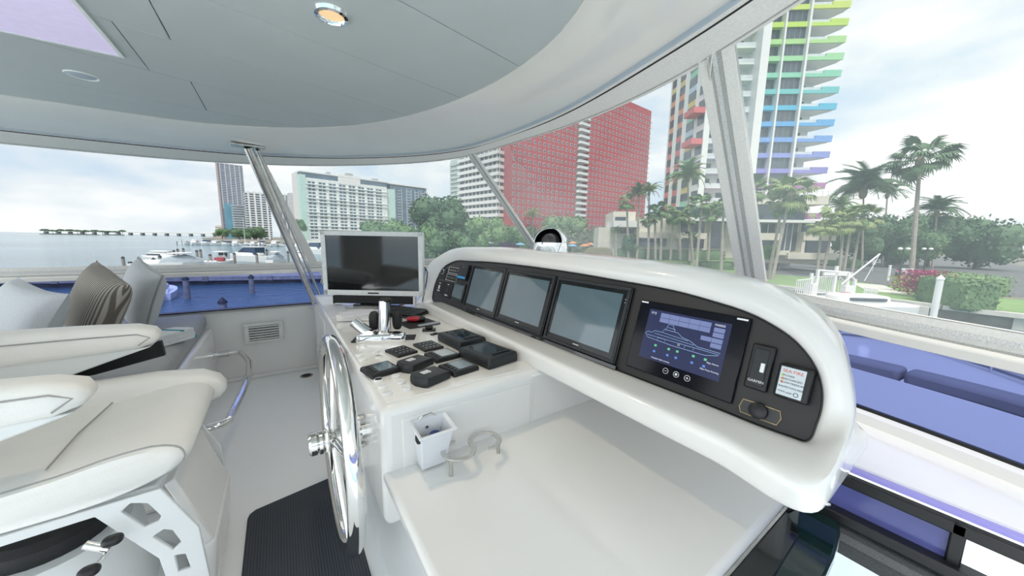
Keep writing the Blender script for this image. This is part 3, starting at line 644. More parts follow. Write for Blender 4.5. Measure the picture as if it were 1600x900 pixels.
def cell(m, f0, f1, mt):
    a, b = S(*f0), S(*f1); return m.bb((a[0], b[1], .0103), (b[0], a[1], .0110))
for i in range(5):
    for j in range(2): cell(MB(), (.17+.125*i, .045+.095*j), (.17+.125*i+.121, .045+.095*j+.088), None).build('menu_key', E_BTN, t)
for f in [(.83, .11), (.83, .20), (.71, .30), (.83, .30), (.83, .39)]: cell(MB(), f, (f[0]+.115, f[1]+.078), None).build('menu_key', E_BTN, t)
ln = MB()
hull = [(.02, .50), (.05, .46), (.10, .47), (.14, .42), (.24, .42), (.26, .35), (.44, .36), (.50, .42), (.60, .45), (.70, .52), (.95, .53), (.93, .58), (.80, .63), (.40, .62), (.06, .58), (.02, .50)]
ln.tube([Vector((*S(*p), .0106)) for p in hull], .0007, 4)
for q in ([(.05, .53), (.93, .56)], [(.14, .47), (.66, .51)], [(.24, .42), (.58, .46)], [(.28, .35), (.30, .24), (.36, .24), (.40, .35)], [(.30, .30), (.40, .31)], [(.55, .60), (.56, .55), (.66, .55), (.66, .60)], [(.2, .58), (.2, .54), (.3, .54), (.3, .585)]): ln.tube([Vector((*S(*p), .0106)) for p in q], .0006, 4)
ln.build('yacht_diagram', E_LN, t)
for fx in (.18, .36, .47, .665, .80): cell(MB(), (fx, .68), (fx+.03, .72), None).build('status_lamp', E_G, t)
for fx in (.18, .36, .47, .665, .80): cell(MB(), (fx, .80), (fx+.03, .84), None).build('status_lamp', E_B, t)
text('FARRIS', .0095, E_T, t, (*S(.885, .065), .0104)); text('22', .0085, E_T, t, (*S(.48, .575), .0104))
text('Bilge Alarms', .0065, E_T, t, (*S(.90, .74), .0104)); text('Bilge Pump Running', .0065, E_T, t, (*S(.88, .87), .0104)); text('((>))', .010, E_T, t, (*S(.07, .07), .0104))
text('Navigation light summary', .0062, E_T, t, (*S(.30, .945), .0104))
for i, s_ in enumerate(('−', '☼', '+')):
    p = S(.40+.135*i, 1.115); MB().tube([Vector((p[0]+.0085*math.cos(a), p[1]+.0085*math.sin(a), .0104)) for a in [2*math.pi*k/20 for k in range(20)]], .0007, 4, loop=True).build('touch_key', PRINT, t)
    if s_ == '☼': MB().lathe([(.004, 0), (.004, .0006), (0, .0006)], 14, (p[0], p[1], .0103)).build('key_symbol', PRINT, t)
    else:
        m = MB().bb((p[0]-.004, p[1]-.0007, .0103), (p[0]+.004, p[1]+.0007, .0108))
        if s_ == '+': m.bb((p[0]-.0007, p[1]-.004, .0103), (p[0]+.0007, p[1]+.004, .0108))
        m.build('key_symbol', PRINT, t)
MB().bb((-w/2+.004, h/2-.009, .0099), (-w/2+.030, h/2-.004, .0105)).build('label_tab', PRINT, t); MB().bb((w/2-.034, h/2-.009, .0099), (w/2-.006, h/2-.004, .0105)).build('label_tab', PRINT, t)
# --- small instruments at the left end
def z9(x, y): return (660+x/9, 390+y/9)
t, w, h = device('rotary_switch_panel', 'small black rotary switch plate at the left end of the dashboard', 'switch', [z9(*p) for p in ((245, 250), (345, 268), (310, 410), (215, 395))])
MB().bb((-w/2, -h/2, 0), (w/2, h/2, .006)).build('plate', BLKM, t, bevel=.002)
MB().lathe([(.016, .006), (.015, .018), (.0, .019)], 20, (-.002, .012, 0)).build('knob', BLK, t); MB().tube([Vector((-.002+.019*math.cos(a), .012+.019*math.sin(a), .0065)) for a in [-2.4+4.6*k/16 for k in range(17)]], .0022, 5).build('dial_mark', PRINT, t)
MB().bb((.012, .022, .006), (.022, .031, .0068)).build('dial_tag', PRINT, t)
for nm, ps, lab in (('breaker_panel', ((372, 240), (522, 262), (502, 345), (355, 322)), 'upper row of small breaker switches at the left end of dashboard'), ('breaker_panel', ((338, 338), (490, 362), (462, 448), (322, 428)), 'lower row of small breaker switches at the left end of dashboard')):
    t, w, h = device(nm, lab, 'switches', [z9(*p) for p in ps])
    MB().bb((-w/2, -h/2, 0), (w/2, h/2, .004)).build('plate', BLKM, t, bevel=.001)
    frame(w, h, .0025, .0038, .005).build('border', SILV, t)
    for k in range(5):
        x = -w/2+w*(k+.5)/5; tg_ = MB().lathe([(.006, .004), (.006, .008), (.003, .009)], 10, (x, 0, 0)).build('toggle_base', STEEL, t)
        MB().tube([Vector((x, 0, .008)), Vector((x, -.006, .020))], .0028, 6).build('toggle_lever', STEEL, tg_)
t, w, h = device('radio_handset_unit', 'grey rectangular unit with blue edge beside the breaker switches', 'radio', [z9(*p) for p in ((562, 205), (680, 228), (612, 442), (497, 405))])
MB().bb((-w/2, -h/2, 0), (w/2, h/2, .022)).build('body', RUB, t, bevel=.004); MB().bb((-w/2+.004, -h/2+.008, .0215), (w/2-.004, -h/2+.022, .0228)).build('blue_strip', emi('cyan_strip', (.02, .28, .6), .5), t); text('A 12', .009, PRINT, t, (0, h/2-.018, .022))
for ps, lab, k in ((((208, 425), (318, 450), (265, 615), (165, 590)), 'small black alarm panel at the far lower left of dashboard', 0), (((318, 445), (438, 470), (382, 695), (262, 650)), 'black alarm panel between the alarm panel and small screen', 1)):
    t, w, h = device('alarm_panel', lab, 'panel', [z9(*p) for p in ps])
    MB().bb((-w/2, -h/2, 0), (w/2, h/2, .008)).build('body', BLKM, t, bevel=.002); MB().bb((-.012, -.018, .0078), (.012, .012, .0092)).build('label_plate', SILV if k == 0 else RUB, t)
    m = MB()
    for j in range(4): m.bb((-.022+.013*j, -h/2+.012, .0078), (-.014+.013*j, -h/2+.022, .0088))
    m.bb((-.014, h/2-.022, .0078), (.014, h/2-.016, .0088)); m.build('marking', PRINT, t)
t, w, h = device('small_screen_unit', 'small grey framed screen beside the leftmost chart display', 'display', [z9(*p) for p in ((462, 452), (618, 485), (540, 752), (388, 690))])
MB().bb((-w/2, -h/2, 0), (w/2, h/2, .010)).build('body', RUB, t, bevel=.003); MB().bb((-w/2+.014, -h/2+.022, .0098), (w/2-.014, h/2-.016, .0108)).build('screen', SCREENB, t)
# --- right end: card door, fire panel, taped blanking plate
def z7(x, y): return (1140+x/5.625, 520+y/5.625)
t, w, h = device('card_reader', 'black card reader door to the right of the lit touchscreen', 'card reader', [z7(*p) for p in ((205, 90), (420, 125), (322, 530), (122, 470))])
MB().bb((-w/2, -h/2, 0), (w/2, h/2, .012)).build('housing', BLK, t, bevel=.005); MB().bb((-w/2+.010, -h/2+.012, .0115), (w/2-.010, h/2-.012, .015)).build('door', RUB, t, bevel=.002)
MB().bb((w/2-.022, -.012, .0145), (w/2-.013, .012, .020)).build('latch', SILV, t, bevel=.001); text('GARMIN', .0095, PRINT, t, (.0, -h/2+.022, .0148))
t, w, h = device('fire_alarm_panel', 'black boxed fire alarm panel with a pale label at the right end', 'alarm', [z7(*p) for p in ((455, 262), (772, 342), (692, 645), (392, 545))])
MB().bb((-w/2, -h/2, 0), (w/2, h/2, .026)).build('housing', BLK, t, bevel=.006, seg=3)
lx, ly = -w*.04, 0; lw3, lh3 = w*.72, h*.84
MB().bb((lx-lw3/2, -lh3/2, .0255), (lx+lw3/2, lh3/2, .0272)).build('label_plate', mat('pale_blue_label', (.62, .68, .72), .4, ns=20), t, bevel=.0008)
Z9 = .0272
text('SEA·FIRE', .011, PRINTR, t, (lx, lh3*.36, Z9)); text('POWER', .0062, PRINTK, t, (lx-.006, lh3*.20, Z9)); text('DISCHARGED', .0062, PRINTK, t, (lx+.002, lh3*.08, Z9)); text('LOW PRESSURE', .0062, PRINTK, t, (lx+.005, -lh3*.04, Z9)); text('SHUTDOWN RESET', .0060, PRINTK, t, (lx+.004, -lh3*.19, Z9)); text('MODE', .0048, PRINTK, t, (lx-lw3*.30, -lh3*.36, Z9)); text('LAMP', .0048, PRINTK, t, (lx, -lh3*.37, Z9))
for k, c in enumerate(((.25, .5, .05), (.6, .25, .05), (.6, .12, .04))): MB().lathe([(.0026, 0), (.0026, .0012), (0, .0012)], 10, (lx-lw3*.36, lh3*(.20-.12*k), Z9)).build('indicator_lamp', mat('indicator_tint', c, .4, ns=9), t)
MB().tube([Vector((lx+lw3*.28+.0045*math.cos(a), -lh3*.37+.0045*math.sin(a), Z9)) for a in [2*math.pi*k/14 for k in range(14)]], .0007, 4, loop=True).build('key_ring', PRINTK, t)
t = thing('blanking_plate', 'grey plate with tan torn tape edge and black knob on dashboard', 'plate', PW(*PAN(*z7(255, 690)), W0), rot=RP)
o_ = PAN(*z7(255, 690)); pl = [PAN(*z7(*p))-o_ for p in ((108, 580), (250, 625), (432, 690), (440, 758), (398, 812), (240, 755), (80, 692), (72, 640))]
MB().prism([(p.x, p.y) for p in reversed(pl)], 0, .002).build('plate', mat('plate_grey', (.045, .045, .047), .5, ns=40, na=.1), t)
MB().tube([Vector((p.x, p.y, .002)) for p in pl], .0012, 5, loop=True).build('tape_edge', GOLDT, t); MB().lathe([(.021, .001), (.0205, .012), (.016, .015), (0, .016)], 26, (-.003, .0, 0)).build('knob', BLK, t)
# ------------------------------------------------------------------ compass, covers behind the pod
cp = PX(860, 393, .93*K); k_ = (cp-EYE).dot(CF)/FP
cm = thing('searchlight_compass', 'chrome hooded compass on top of the dashboard pod', 'compass', cp)
rr = 27*k_
MB().lathe([(rr*1.02, -.004), (rr*1.02, .003), (rr, .006), (rr, 14*k_), (rr*.95, 14.5*k_)], 40).build('base_ring', CHROME, cm)
# hood: dome with its front open toward the helm
hd = MB(); n = 26; Rr = rr*.98; vs = []; fs = []
fw = math.atan2(-.60, -1.0)
for i in range(13):
    ph = math.pi/2*i/12
    for j in range(n+1):
        a_ = fw+.66*math.pi/2+(2*math.pi-.66*math.pi)*j/n
        x, y, z = Rr*math.cos(ph)*math.cos(a_), Rr*math.cos(ph)*math.sin(a_), 13*k_+Rr*.88*math.sin(ph)
        vs.append((x, y, z))
for i in range(12):
    for j in range(n): fs.append((i*(n+1)+j, i*(n+1)+j+1, (i+1)*(n+1)+j+1, (i+1)*(n+1)+j))
hd.add(vs, fs); ho = hd.build('hood', CHROME, cm); so = ho.modifiers.new('solid', 'SOLIDIFY'); so.thickness = .004; so.offset = -1
vs2 = [(x*.95, y*.95, 13*k_+(z-13*k_)*.95) for x, y, z in vs]; MB().add(vs2, fs).build('hood_lining', BLKM, cm)
MB().sq((0, 0, 13*k_), (rr*1.25, rr*1.25, rr*1.2), 1.0, n=24, m=14).build('globe', mat('compass_globe', (.05, .05, .05), .12, ns=6, coat=.5), cm)
MB().lathe([(rr*.9, 0), (rr*.9, 12*k_)], 30).build('bowl', BLK, cm)
MB().lathe([(rr*1.5, -.03), (rr*1.45, -.004), (0, -.003)], 30).build('plinth', GEL, cm)
c1 = PX(930, 398, 1.12*K); kk = (c1-EYE).dot(CF)/FP; tag(MB().prism([(-24*kk, 0), (26*kk, 0), (22*kk, 13*kk), (16*kk, 15*kk), (-8*kk, 15*kk)], -.05, .05, Matrix(((CR.x, 0, -CR.y), (CR.y, 0, CR.x), (0, 1, 0))), c1-Vector((0, 0, .012))).build('instrument_cover', mat('beige_cover', (.55, .53, .43), .6, ns=25), bevel=.006), 'beige wedge shaped cover behind the dashboard pod right of the compass', 'cover')
c1 = PX(797, 384, 1.12*K); tag(MB().prism([(-27*kk, 11*kk), (-14*kk, 10*kk), (10*kk, 8*kk), (18*kk, 0), (-18*kk, 0)], -.04, .04, Matrix(((CR.x, 0, -CR.y), (CR.y, 0, CR.x), (0, 1, 0))), c1-Vector((0, 0, .012))).build('small_dark_cover', mat('dark_lavender_cover', (.25, .24, .30), .5, ns=25), bevel=.004), 'small dark wedge cover behind the pod left of the compass', 'cover')
# ------------------------------------------------------------------ steering wheel
wc = VH(.10, .965, -.537); Rw = .262*K
sw_ = thing('steering_wheel', 'large polished steel ship steering wheel mounted on the console side', 'steering wheel', wc)
MB().tube([Vector((0, Rw*math.cos(a), Rw*math.sin(a))) for a in [2*math.pi*k/72 for k in range(72)]], .0245, 18, loop=True).build('rim', STEEL, sw_)
for k in range(5):
    a = 2*math.pi*k/5+.35; d = Vector((0, math.cos(a), math.sin(a)))
    MB().tube([d*.03+Vector((-.012, 0, 0)), d*Rw*.5+Vector((-.008, 0, 0)), d*(Rw-.01)], [.013, .0115, .010], 12).build('spoke', STEEL, sw_)
RX = Matrix.Rotation(math.pi/2, 3, 'Y')
MB().lathe([(.030, .02), (.040, .012), (.040, -.012), (.030, -.02), (.030, -.028), (.042, -.032), (.042, -.042), (.033, -.045), (.041, -.050), (.041, -.060), (.033, -.064), (.039, -.068), (.039, -.085), (.032, -.092), (0, -.094)], 32, (0, 0, 0), RX).build('hub', STEEL, sw_)
MB().lathe([(.016, 0), (.016, .10)], 18, (0, 0, 0), RX).build('shaft', STEEL, sw_)
MB().lathe([(.030, .078), (.030, .095), (.045, .100), (.045, .104)], 24, (0, 0, 0), RX).build('shaft_flange', STEEL, sw_)
MB().tube([Vector((.074, 0, -.055)), Vector((.074, 0, .055))], .007, 10).build('tilt_lever', STEEL, sw_)
for s in (-1, 1): MB().sq((.074, .0, .055*s), (.045, .03, .018), .8).build('lever_grip', STEELB, sw_)
# handheld remote on the console side above the wheel
rm = PX(527, 553, .155*K); t = thing('autopilot_remote', 'black and grey bracket remote on the console side behind the wheel', 'remote', VH(.14, 1.28, -.41))
MB().bb(VH(.120, 1.24, -.47), VH(.158, 1.30, -.385)).build('body', BLK, t, world=True, bevel=.005)
MB().prism([(.10*K, K-.43*K), (.115*K, K-.405*K), (.150*K, K-.385*K), (.152*K, K-.40*K), (.125*K, K-.418*K), (.11*K, K-.445*K)], -1.31*K, -1.25*K, Matrix(((1, 0, 0), (0, 0, -1), (0, 1, 0)))).build('bracket_arm', SILV, t, world=True, bevel=.003)
# ================================================================== things on the console top and desk
def z5(x, y): return (540+x/5, 450+y/5)
def topdev(name, label, cat, pts, hgt, lift=0.0, group=None, fn=z5):
    zz = zt_+hgt+lift
    q = [PZ(*fn(*p), zz) for p in pts]; c = sum(q, Vector((0, 0, 0)))/4
    e = ((q[1]-q[0])+(q[2]-q[3]))/2; rz = math.atan2(e.y, e.x); w = e.length; d = (((q[3]-q[0])+(q[2]-q[1]))/2).length
    t = thing(name, label, cat, (c.x, c.y, zt_+lift), rz=rz, group=group)
    return t, w, d            # local +X along the first edge, -Y toward the last edge
TL_ = .004
def taper(w, d, h, ins, m=None):
    m = m or MB(); return m.loft([[Vector((sx*(w/2+ins*k), sy*(d/2+ins*k), z)) for sx, sy in ((-1, -1), (1, -1), (1, 1), (-1, 1))] for k, z in ((1, 0), (1, h*.6), (0, h))], True, True)
for ps, lab in ((((735, 345), (930, 310), (1080, 385), (880, 425)), 'chunky dark grey engine display, the one nearer the dashboard far end'), (((917, 462), (1112, 405), (1328, 500), (1092, 560)), 'chunky dark grey engine display nearest the desk, at tray corner')):
    t, w, d = topdev('engine_display', lab, 'display', ps, .045, TL_, 'chunky engine displays on the console')
    taper(w, d, .045, .004).build('housing', RUB, t, bevel=.006, seg=3)
    MB().bb((-w/2+.028, -d/2+.052, .0435), (w/2-.028, d/2-.022, .0462)).build('screen', SCREEN, t, bevel=.001)
    for k in range(5): MB().sq((-w/2+.05+k*(w-.10)/4, -d/2+.030, .046), (.014, .009, .008), .5).build('key', BLK, t)
    MB().lathe([(.010, .044), (.010, .049), (0, .05)], 14, (w/2-.028, -d/2+.030, 0)).build('dial', BLK, t)
for ps, lab in ((((325, 478), (468, 440), (552, 492), (392, 532)), 'flat black membrane keypad nearest the throttle levers'), (((533, 432), (682, 404), (757, 455), (608, 488)), 'flat black membrane keypad beside the far engine display')):
    t, w, d = topdev('keypad', lab, 'keypad', ps, .012, TL_)
    MB().bb((-w/2, -d/2, 0), (w/2, d/2, .012)).build('body', BLK, t, bevel=.003)
    for i in range(4):
        for j in range(3): MB().bb((-w/2+.012+i*(w-.024)/4+.002, -d/2+.012+j*(d-.024)/3+.002, .0118), (-w/2+.012+(i+1)*(w-.024)/4-.002, -d/2+.012+(j+1)*(d-.024)/3-.002, .0132)).build('key', RUB, t)
    m = MB()
    for i in range(4):
        for j in (0, 1, 2): m.bb((-w/2+.018+i*(w-.024)/4, -d/2+.022+j*(d-.024)/3, .0131), (-w/2+.026+i*(w-.024)/4, -d/2+.025+j*(d-.024)/3, .0136))
    m.build('marking', PRINT, t)
for ps, lab, sm in ((((135, 612), (345, 560), (410, 622), (188, 682)), 'small black gauge display beside the round push buttons', SCREENB), (((630, 500), (802, 465), (880, 512), (700, 562)), 'small black gauge display between the keypad and black covers, upper one', mat('bright_lcd', (.36, .40, .40), .12, ns=9)), (((745, 592), (920, 547), (1025, 605), (832, 668)), 'small black gauge display in front of the near engine display', SCREENB)):
    t, w, d = topdev('gauge_display', lab, 'display', ps, .02, TL_)
    taper(w, d, .02, .003).build('body', BLK, t, bevel=.004, seg=2)
    MB().bb((-w/2+.034, -d/2+.014, .0192), (w/2-.010, d/2-.012, .0212)).build('screen', sm, t)
    for k in range(4): MB().sq((-w/2+.017, -d/2+.022+k*(d-.044)/3, .0205), (.016, .012, .006), .5).build('key', RUB, t)
for ps, lab in ((((415, 565), (588, 498), (662, 545), (480, 622)), 'black control head with white emblem, beside the keypads'), (((520, 652), (718, 588), (790, 645), (590, 735)), 'black control head with white emblem, nearest the desk edge')):
    t, w, d = topdev('jog_control', lab, 'control', ps, .034, TL_)
    out_ = [(-w*.50, -d*.30), (-w*.42, -d*.48), (w*.5, -d*.46), (w*.5, d*.46), (-w*.42, d*.48), (-w*.5, d*.30), (-w*.55, 0)]
    MB().loft([[Vector((x*f, y*f, z if x < 0 else z*(1 if z < .01 else .86))) for x, y in out_] for f, z in ((1.03, 0), (1.03, .018), (.97, .034), (.6, .038))], True, True).build('housing', RUB, t, bevel=.003)
    m = MB()
    for k in range(3): m.bb((-w*.30+.012*k, -.012, .0355), (-w*.30+.012*k+.009, .012, .0395))
    m.build('emblem', PRINT, t)
# keyboard, mouse pad, mouse, small control
t, w, d = topdev('keyboard', 'black computer keyboard between the monitor and the throttle', 'keyboard', [(290, 165), (425, 117), (570, 192), (378, 248)], .02)
t.rotation_euler[2] += 0
MB().loft([[Vector((x, y, z)) for x, y in ((-w/2, -d/2), (w/2, -d/2), (w/2, d/2), (-w/2, d/2))] if z < .005 else [Vector((x*.985, y*.98, z+(.012 if y > 0 else 0))) for x, y in ((-w/2, -d/2), (w/2, -d/2), (w/2, d/2), (-w/2, d/2))] for z in (0, .012)], True, True).build('body', BLK, t, bevel=.003)
slope = .012/(d*.98)
for j in range(5):
    for i in range(11):
        y = -d/2+.035+j*(d-.05)/5; x = -w/2+.012+(i+.5)*(w-.024)/11
        MB().box((x, y+.008, .0195+slope*(y+d/2)), ((w-.024)/11-.004, (d-.05)/5-.004, .006), Matrix.Rotation(slope, 3, 'X')).build('key', RUB, t)
t, w, d = topdev('mouse_pad', 'black mouse pad beside the keyboard with a grey front edge', 'mouse pad', [(405, 268), (640, 232), (735, 275), (500, 315)], .006)
MB().bb((-w/2, -d/2, 0), (w/2, d/2, .006)).build('pad', BLKM, t, bevel=.002); MB().sq((.03, -d/2+.014, .008), (w*.72, .026, .012), .3).build('edge_rest', mat('grey_gel_rest', (.33, .36, .40), .4, ns=30), t)
mc = PZ(*z5(552, 243), zt_+.02); t = thing('computer_mouse', 'black and red computer mouse resting on the mouse pad', 'mouse', (mc.x, mc.y, zt_+.006), rz=-.5)
MB().sq((0, 0, .016), (.115, .065, .034), .7).build('body', BLK, t); MB().sq((-.012, -.014, .019), (.09, .042, .031), .7).build('side_grip', RED, t); MB().sq((.03, 0, .031), (.022, .008, .010), .8).build('wheel', RUB, t)
cc = PZ(*z5(652, 318), zt_+.01); t = thing('trim_control', 'small black joystick control between mouse pad and engine display', 'control', (cc.x, cc.y, zt_), rz=-.4)
MB().box((0, 0, .004), (.075, .05, .008)).build('plate', BLK, t, bevel=.002); MB().sq((0, 0, .018), (.045, .028, .022), .7).build('knob', BLKM, t)
cc = PZ(*z5(700, 362), zt_+.004); t = thing('switch_plate', 'narrow black switch plate at the back corner of the tray', 'switch', (cc.x, cc.y, zt_), rz=.1); MB().box((0, 0, .0045), (.055, .022, .009)).build('plate', BLK, t, bevel=.002); MB().box((0, 0, .0105), (.02, .010, .005)).build('rocker', RUB, t)
# throttle
th0 = PZ(*z5(285, 420), zt_); t = thing('throttle_control', 'chrome twin lever throttle control on the console top', 'throttle', th0, rz=-.42)
MB().sq((0, -.01, .022), (.24, .085, .06), .5).build('base', CHROME, t)
MB().bb((-.15, .0, 0), (-.06, .10, .006)).build('control_plate', BLK, t, bevel=.002); MB().bb((-.135, .02, .0055), (-.085, .08, .0068)).build('plate_screen', emi('throttle_screen_glow', (.01, .06, .25), .5), t)
MB().bb((.07, .0, 0), (.16, .10, .006)).build('control_plate', BLK, t, bevel=.002)
for x, ln_, tl, nm in ((-.055, .065, -.13, 'lever'), (.015, .17, .0, 'lever')):
    a = Vector((x, -.01, .04)); b = a+Vector((tl*.6, .02, ln_))
    MB().tube([a, a.lerp(b, .5), b], [.032, .029, .026], 18).build(nm, CHROME, t)
    MB().lathe([(.030, -.032), (.034, 0), (.030, .032)], 24, a, Matrix.Rotation(math.pi/2, 3, 'X')).build('pivot', CHROME, t)
    MB().lathe([(.017, -.036), (.017, -.030)], 20, a, Matrix.Rotation(math.pi/2, 3, 'X')).build('pivot_cap', BLK, t)
MB().sq((.022, .012, .214), (.054, .056, .022), .6).build('grip_cap', BLKM, t)
for sx in (-.045, .07): MB().sq((sx, .05, .10), (.05, .045, .10), .7).build('lever_grip', BLKM, t)
# ------------------------------------------------------------------ television, sound bar, riser, papers
Lp, Rp_ = VH(.203, 2.20, 0), VH(.672, 1.87, 0)
e = Rp_-Lp; rz = math.atan2(e.y, e.x); wT = e.length; zt0, zt1 = K-.330*K, K+.034*K
mid = (Lp+Rp_)/2
tv = thing('television_monitor', 'silver framed flat television with a dark screen on the far console', 'television', (mid.x, mid.y, zt_), rz=rz)
hT = zt1-zt0; zc_ = (zt0+zt1)/2-zt_
MB().box((0, .025, zc_), (wT, .05, hT)).build('case', SILV, tv, bevel=.006)
fr = MB(); bw = .034
for cx, cz, sx, sz in [(0, hT/2-bw/2, wT, bw), (0, -hT/2+bw*.6, wT, bw*1.2), (-wT/2+bw/2, 0, bw, hT), (wT/2-bw/2, 0, bw, hT)]: fr.box((cx, -.004, zc_+cz), (sx, .012, sz))
fr.build('bezel', SILV, tv, bevel=.002)
MB().box((0, -.0015, zc_+.004), (wT-2*bw+.004, .004, hT-2.1*bw)).build('screen', mat('television_glass', (.012, .014, .014), .06, ns=2, coat=.3, spec=.7), tv)
MB().box((0, -.0105, zc_-hT/2+.020), (.085, .002, .010)).build('maker_plate', BLK, tv)
MB().box((0, .0, zc_-hT/2-.032), (wT*.80, .05, .056)).build('sound_bar', BLKM, tv, bevel=.004)
for s in (-1, 1): MB().box((s*wT*.41, .0, zc_-hT/2-.036), (.014, .05, .07)).build('sound_bar_end', SILV, tv, bevel=.003)
MB().box((-.01, .05, (zc_-hT/2)/2), (wT*.3, .03, zc_-hT/2)).build('stand_plate', BLK, tv); MB().box((.02, .05, .006), (.36, .14, .012)).build('stand_foot', GLOSSK, tv, bevel=.004)
MB().tube([Vector((wT/2, .04, zc_-.02)), Vector((wT/2+.02, .05, zc_-.06)), Vector((wT/2+.012, .05, zc_-.13)), Vector((wT/2-.03, .06, .02))], .004, 6).build('cable', BLK, tv)
ra, rb_ = PZ(525, 503, zt_), PZ(600, 501, zt_); rc = (ra+rb_)/2; rw = (rb_-ra).length
rs = thing('riser_box', 'low white box on the console under the television', 'box', (rc.x, rc.y, zt_), rz=math.atan2((rb_-ra).y, (rb_-ra).x))
MB().bb((-rw/2, 0, 0), (rw/2, .20, .039)).build('box_body', GEL, rs, bevel=.006); MB().bb((-rw/2, 0, .039), (rw/2, .012, .044)).build('front_lip', GEL, rs, bevel=.002)
pp = PZ(565, 489, zt_+.045); p_ = MB().box((0, 0, .0), (.20, .15, .004)).build('paper_stack', PAPER); p_.location = (pp.x-.02, pp.y, zt_+.046); p_.rotation_euler = (0, 0, .0); tag(p_, 'white sheets of paper on the low box below the sound bar', 'paper')
pp = PZ(508, 478, zt_); p_ = MB().prism([(.185*K, 1.80*K), (.275*K, 1.80*K), (.30*K, 2.50*K), (.185*K, 2.50*K)], 0, .004).build('paper_sheet', PAPER); p_.location = (0, 0, zt_); tag(p_, 'white paper lying at the console edge left of the television', 'paper')
# ------------------------------------------------------------------ white caddy with blue plug
cz = K-.475*K; cd = thing('storage_caddy', 'white plastic caddy hung on the console end above the desk', 'caddy', VH(.278, .762, -.545))
def rr_(w, d, y0, z, dz=0): return [Vector((-w/2, y0, z+dz)), Vector((w/2, y0, z+dz)), Vector((w/2, y0-d, z)), Vector((-w/2, y0-d, z))]
cb = MB()
cb.loft([rr_(.082, .055, .0, .0), rr_(.092, .07, .0, .06), rr_(.108, .085, 0, .125, .01), rr_(.125, .10, 0, .130, .012), rr_(.125, .10, 0, .138, .012), rr_(.102, .080, -.004, .134, .01), rr_(.085, .062, -.004, .07), rr_(.078, .05, -.004, .01)], True, True)
cb.build('bin', WPLAS, cd, bevel=.003)
MB().sq((-.054, -.06, .115), (.014, .03, .024), .6).build('side_slot', BLKM, cd)
MB().tube([Vector((-.035, -.0, .138)), Vector((-.02, -.006, .158)), Vector((.01, -.006, .162)), Vector((.035, -.0, .138))], .0018, 6).build('wire_handle', STEEL, cd)
MB().lathe([(.005, 0), (.005, .003), (0, .003)], 10, (-.005, -.0045, .115), Matrix.Rotation(math.pi/2, 3, 'X')).build('screw', STEELB, cd)
bp_ = thing('blue_bung', 'dark blue plastic bung lying inside the white caddy', 'bung', VH(.278, .762, -.545)+Vector((.008, -.04, .075)))
MB().lathe([(.016, -.05), (.017, .02), (.023, .022), (.022, .030), (.008, .034), (.006, .030), (0, .030)], 22, (0, 0, 0), Matrix.Rotation(.35, 3, 'X')).build('plug', BLUEP, bp_)
# ------------------------------------------------------------------ S-shaped double cup holder
zd = K-.55*K; zr = zd+.058
cA, cB = PZ(717, 703, zr), PZ(757, 688, zr); cA.z = cB.z = 0
ctr = (cA+cB)/2; r_ = ((cB-cA).length)/2*1.02; az = math.atan2((cB-cA).y, (cB-cA).x)
ch = thing('double_cup_holder', 'S shaped polished steel cup holder standing on the white desk', 'cup holder', (ctr.x, ctr.y, zd), rz=az)
band = []
w2 = .0088
def arc(cx, a0, a1, n): return [(cx, a0+(a1-a0)*k/n) for k in range(n+1)]
seq = arc(-r_, math.radians(75), math.radians(360), 30)+[(c, a) for c, a in arc(r_, math.radians(180), math.radians(-105), 30)][1:]
L_, R_ = [], []
for c, a in seq:
    s = 1 if c < 0 else -1
    L_.append((c+(r_+w2*s)*math.cos(a), (r_+w2*s)*math.sin(a))); R_.append((c+(r_-w2*s)*math.cos(a), (r_-w2*s)*math.sin(a)))
hb = MB(); hb.loft([[Vector((l[0], l[1], .055)), Vector((q[0], q[1], .055)), Vector((q[0], q[1], .061)), Vector((l[0], l[1], .061))] for l, q in zip(L_, R_)], True, True).build('ring_band', STEELB, ch, bevel=.0015)
for a, c in ((math.radians(215), -r_), (math.radians(-15), r_)): MB().lathe([(.0065, 0), (.0065, .056)], 14, (c+r_*math.cos(a), r_*math.sin(a), 0)).build('leg', STEELB, ch)
# ------------------------------------------------------------------ companionway hatch at the right end of the desk
hh = thing('companionway_hatch', 'black and dark green glossy hatch lid at the right end of the desk', 'hatch', VH(.7, .17, -.72))
hp = [(.2, .203), (.87, .203), (.915, .193), (.945, .175), (.955, .150), (.945, .134), (.90, .122), (.82, .114), (.2, .09)]
MB().prism([(x*K, y*K) for x, y in hp], K-.59*K, K-.573*K).build('lid', GLOSSG, hh, world=True, bevel=.006)
MB().prism([(x*K, y*K) for x, y in [(.2, .203), (.87, .203), (.82, .166), (.2, .145)]], K-.573*K, K-.569*K).build('lid_panel', GLOSSK, hh, world=True, bevel=.002)
MB().bb(VH(.2, .203, -.60), VH(.93, .208, -.566)).build('edge_strip', STEELB, hh, world=True)
MB().loft([[Vector((x*K, y*K, K+z*K)) for x, y in hp] for z in (-.59, -1.0)], True, True).build('side', mat('pale_side_panel', (.55, .60, .62), .3, ns=5), hh, world=True)
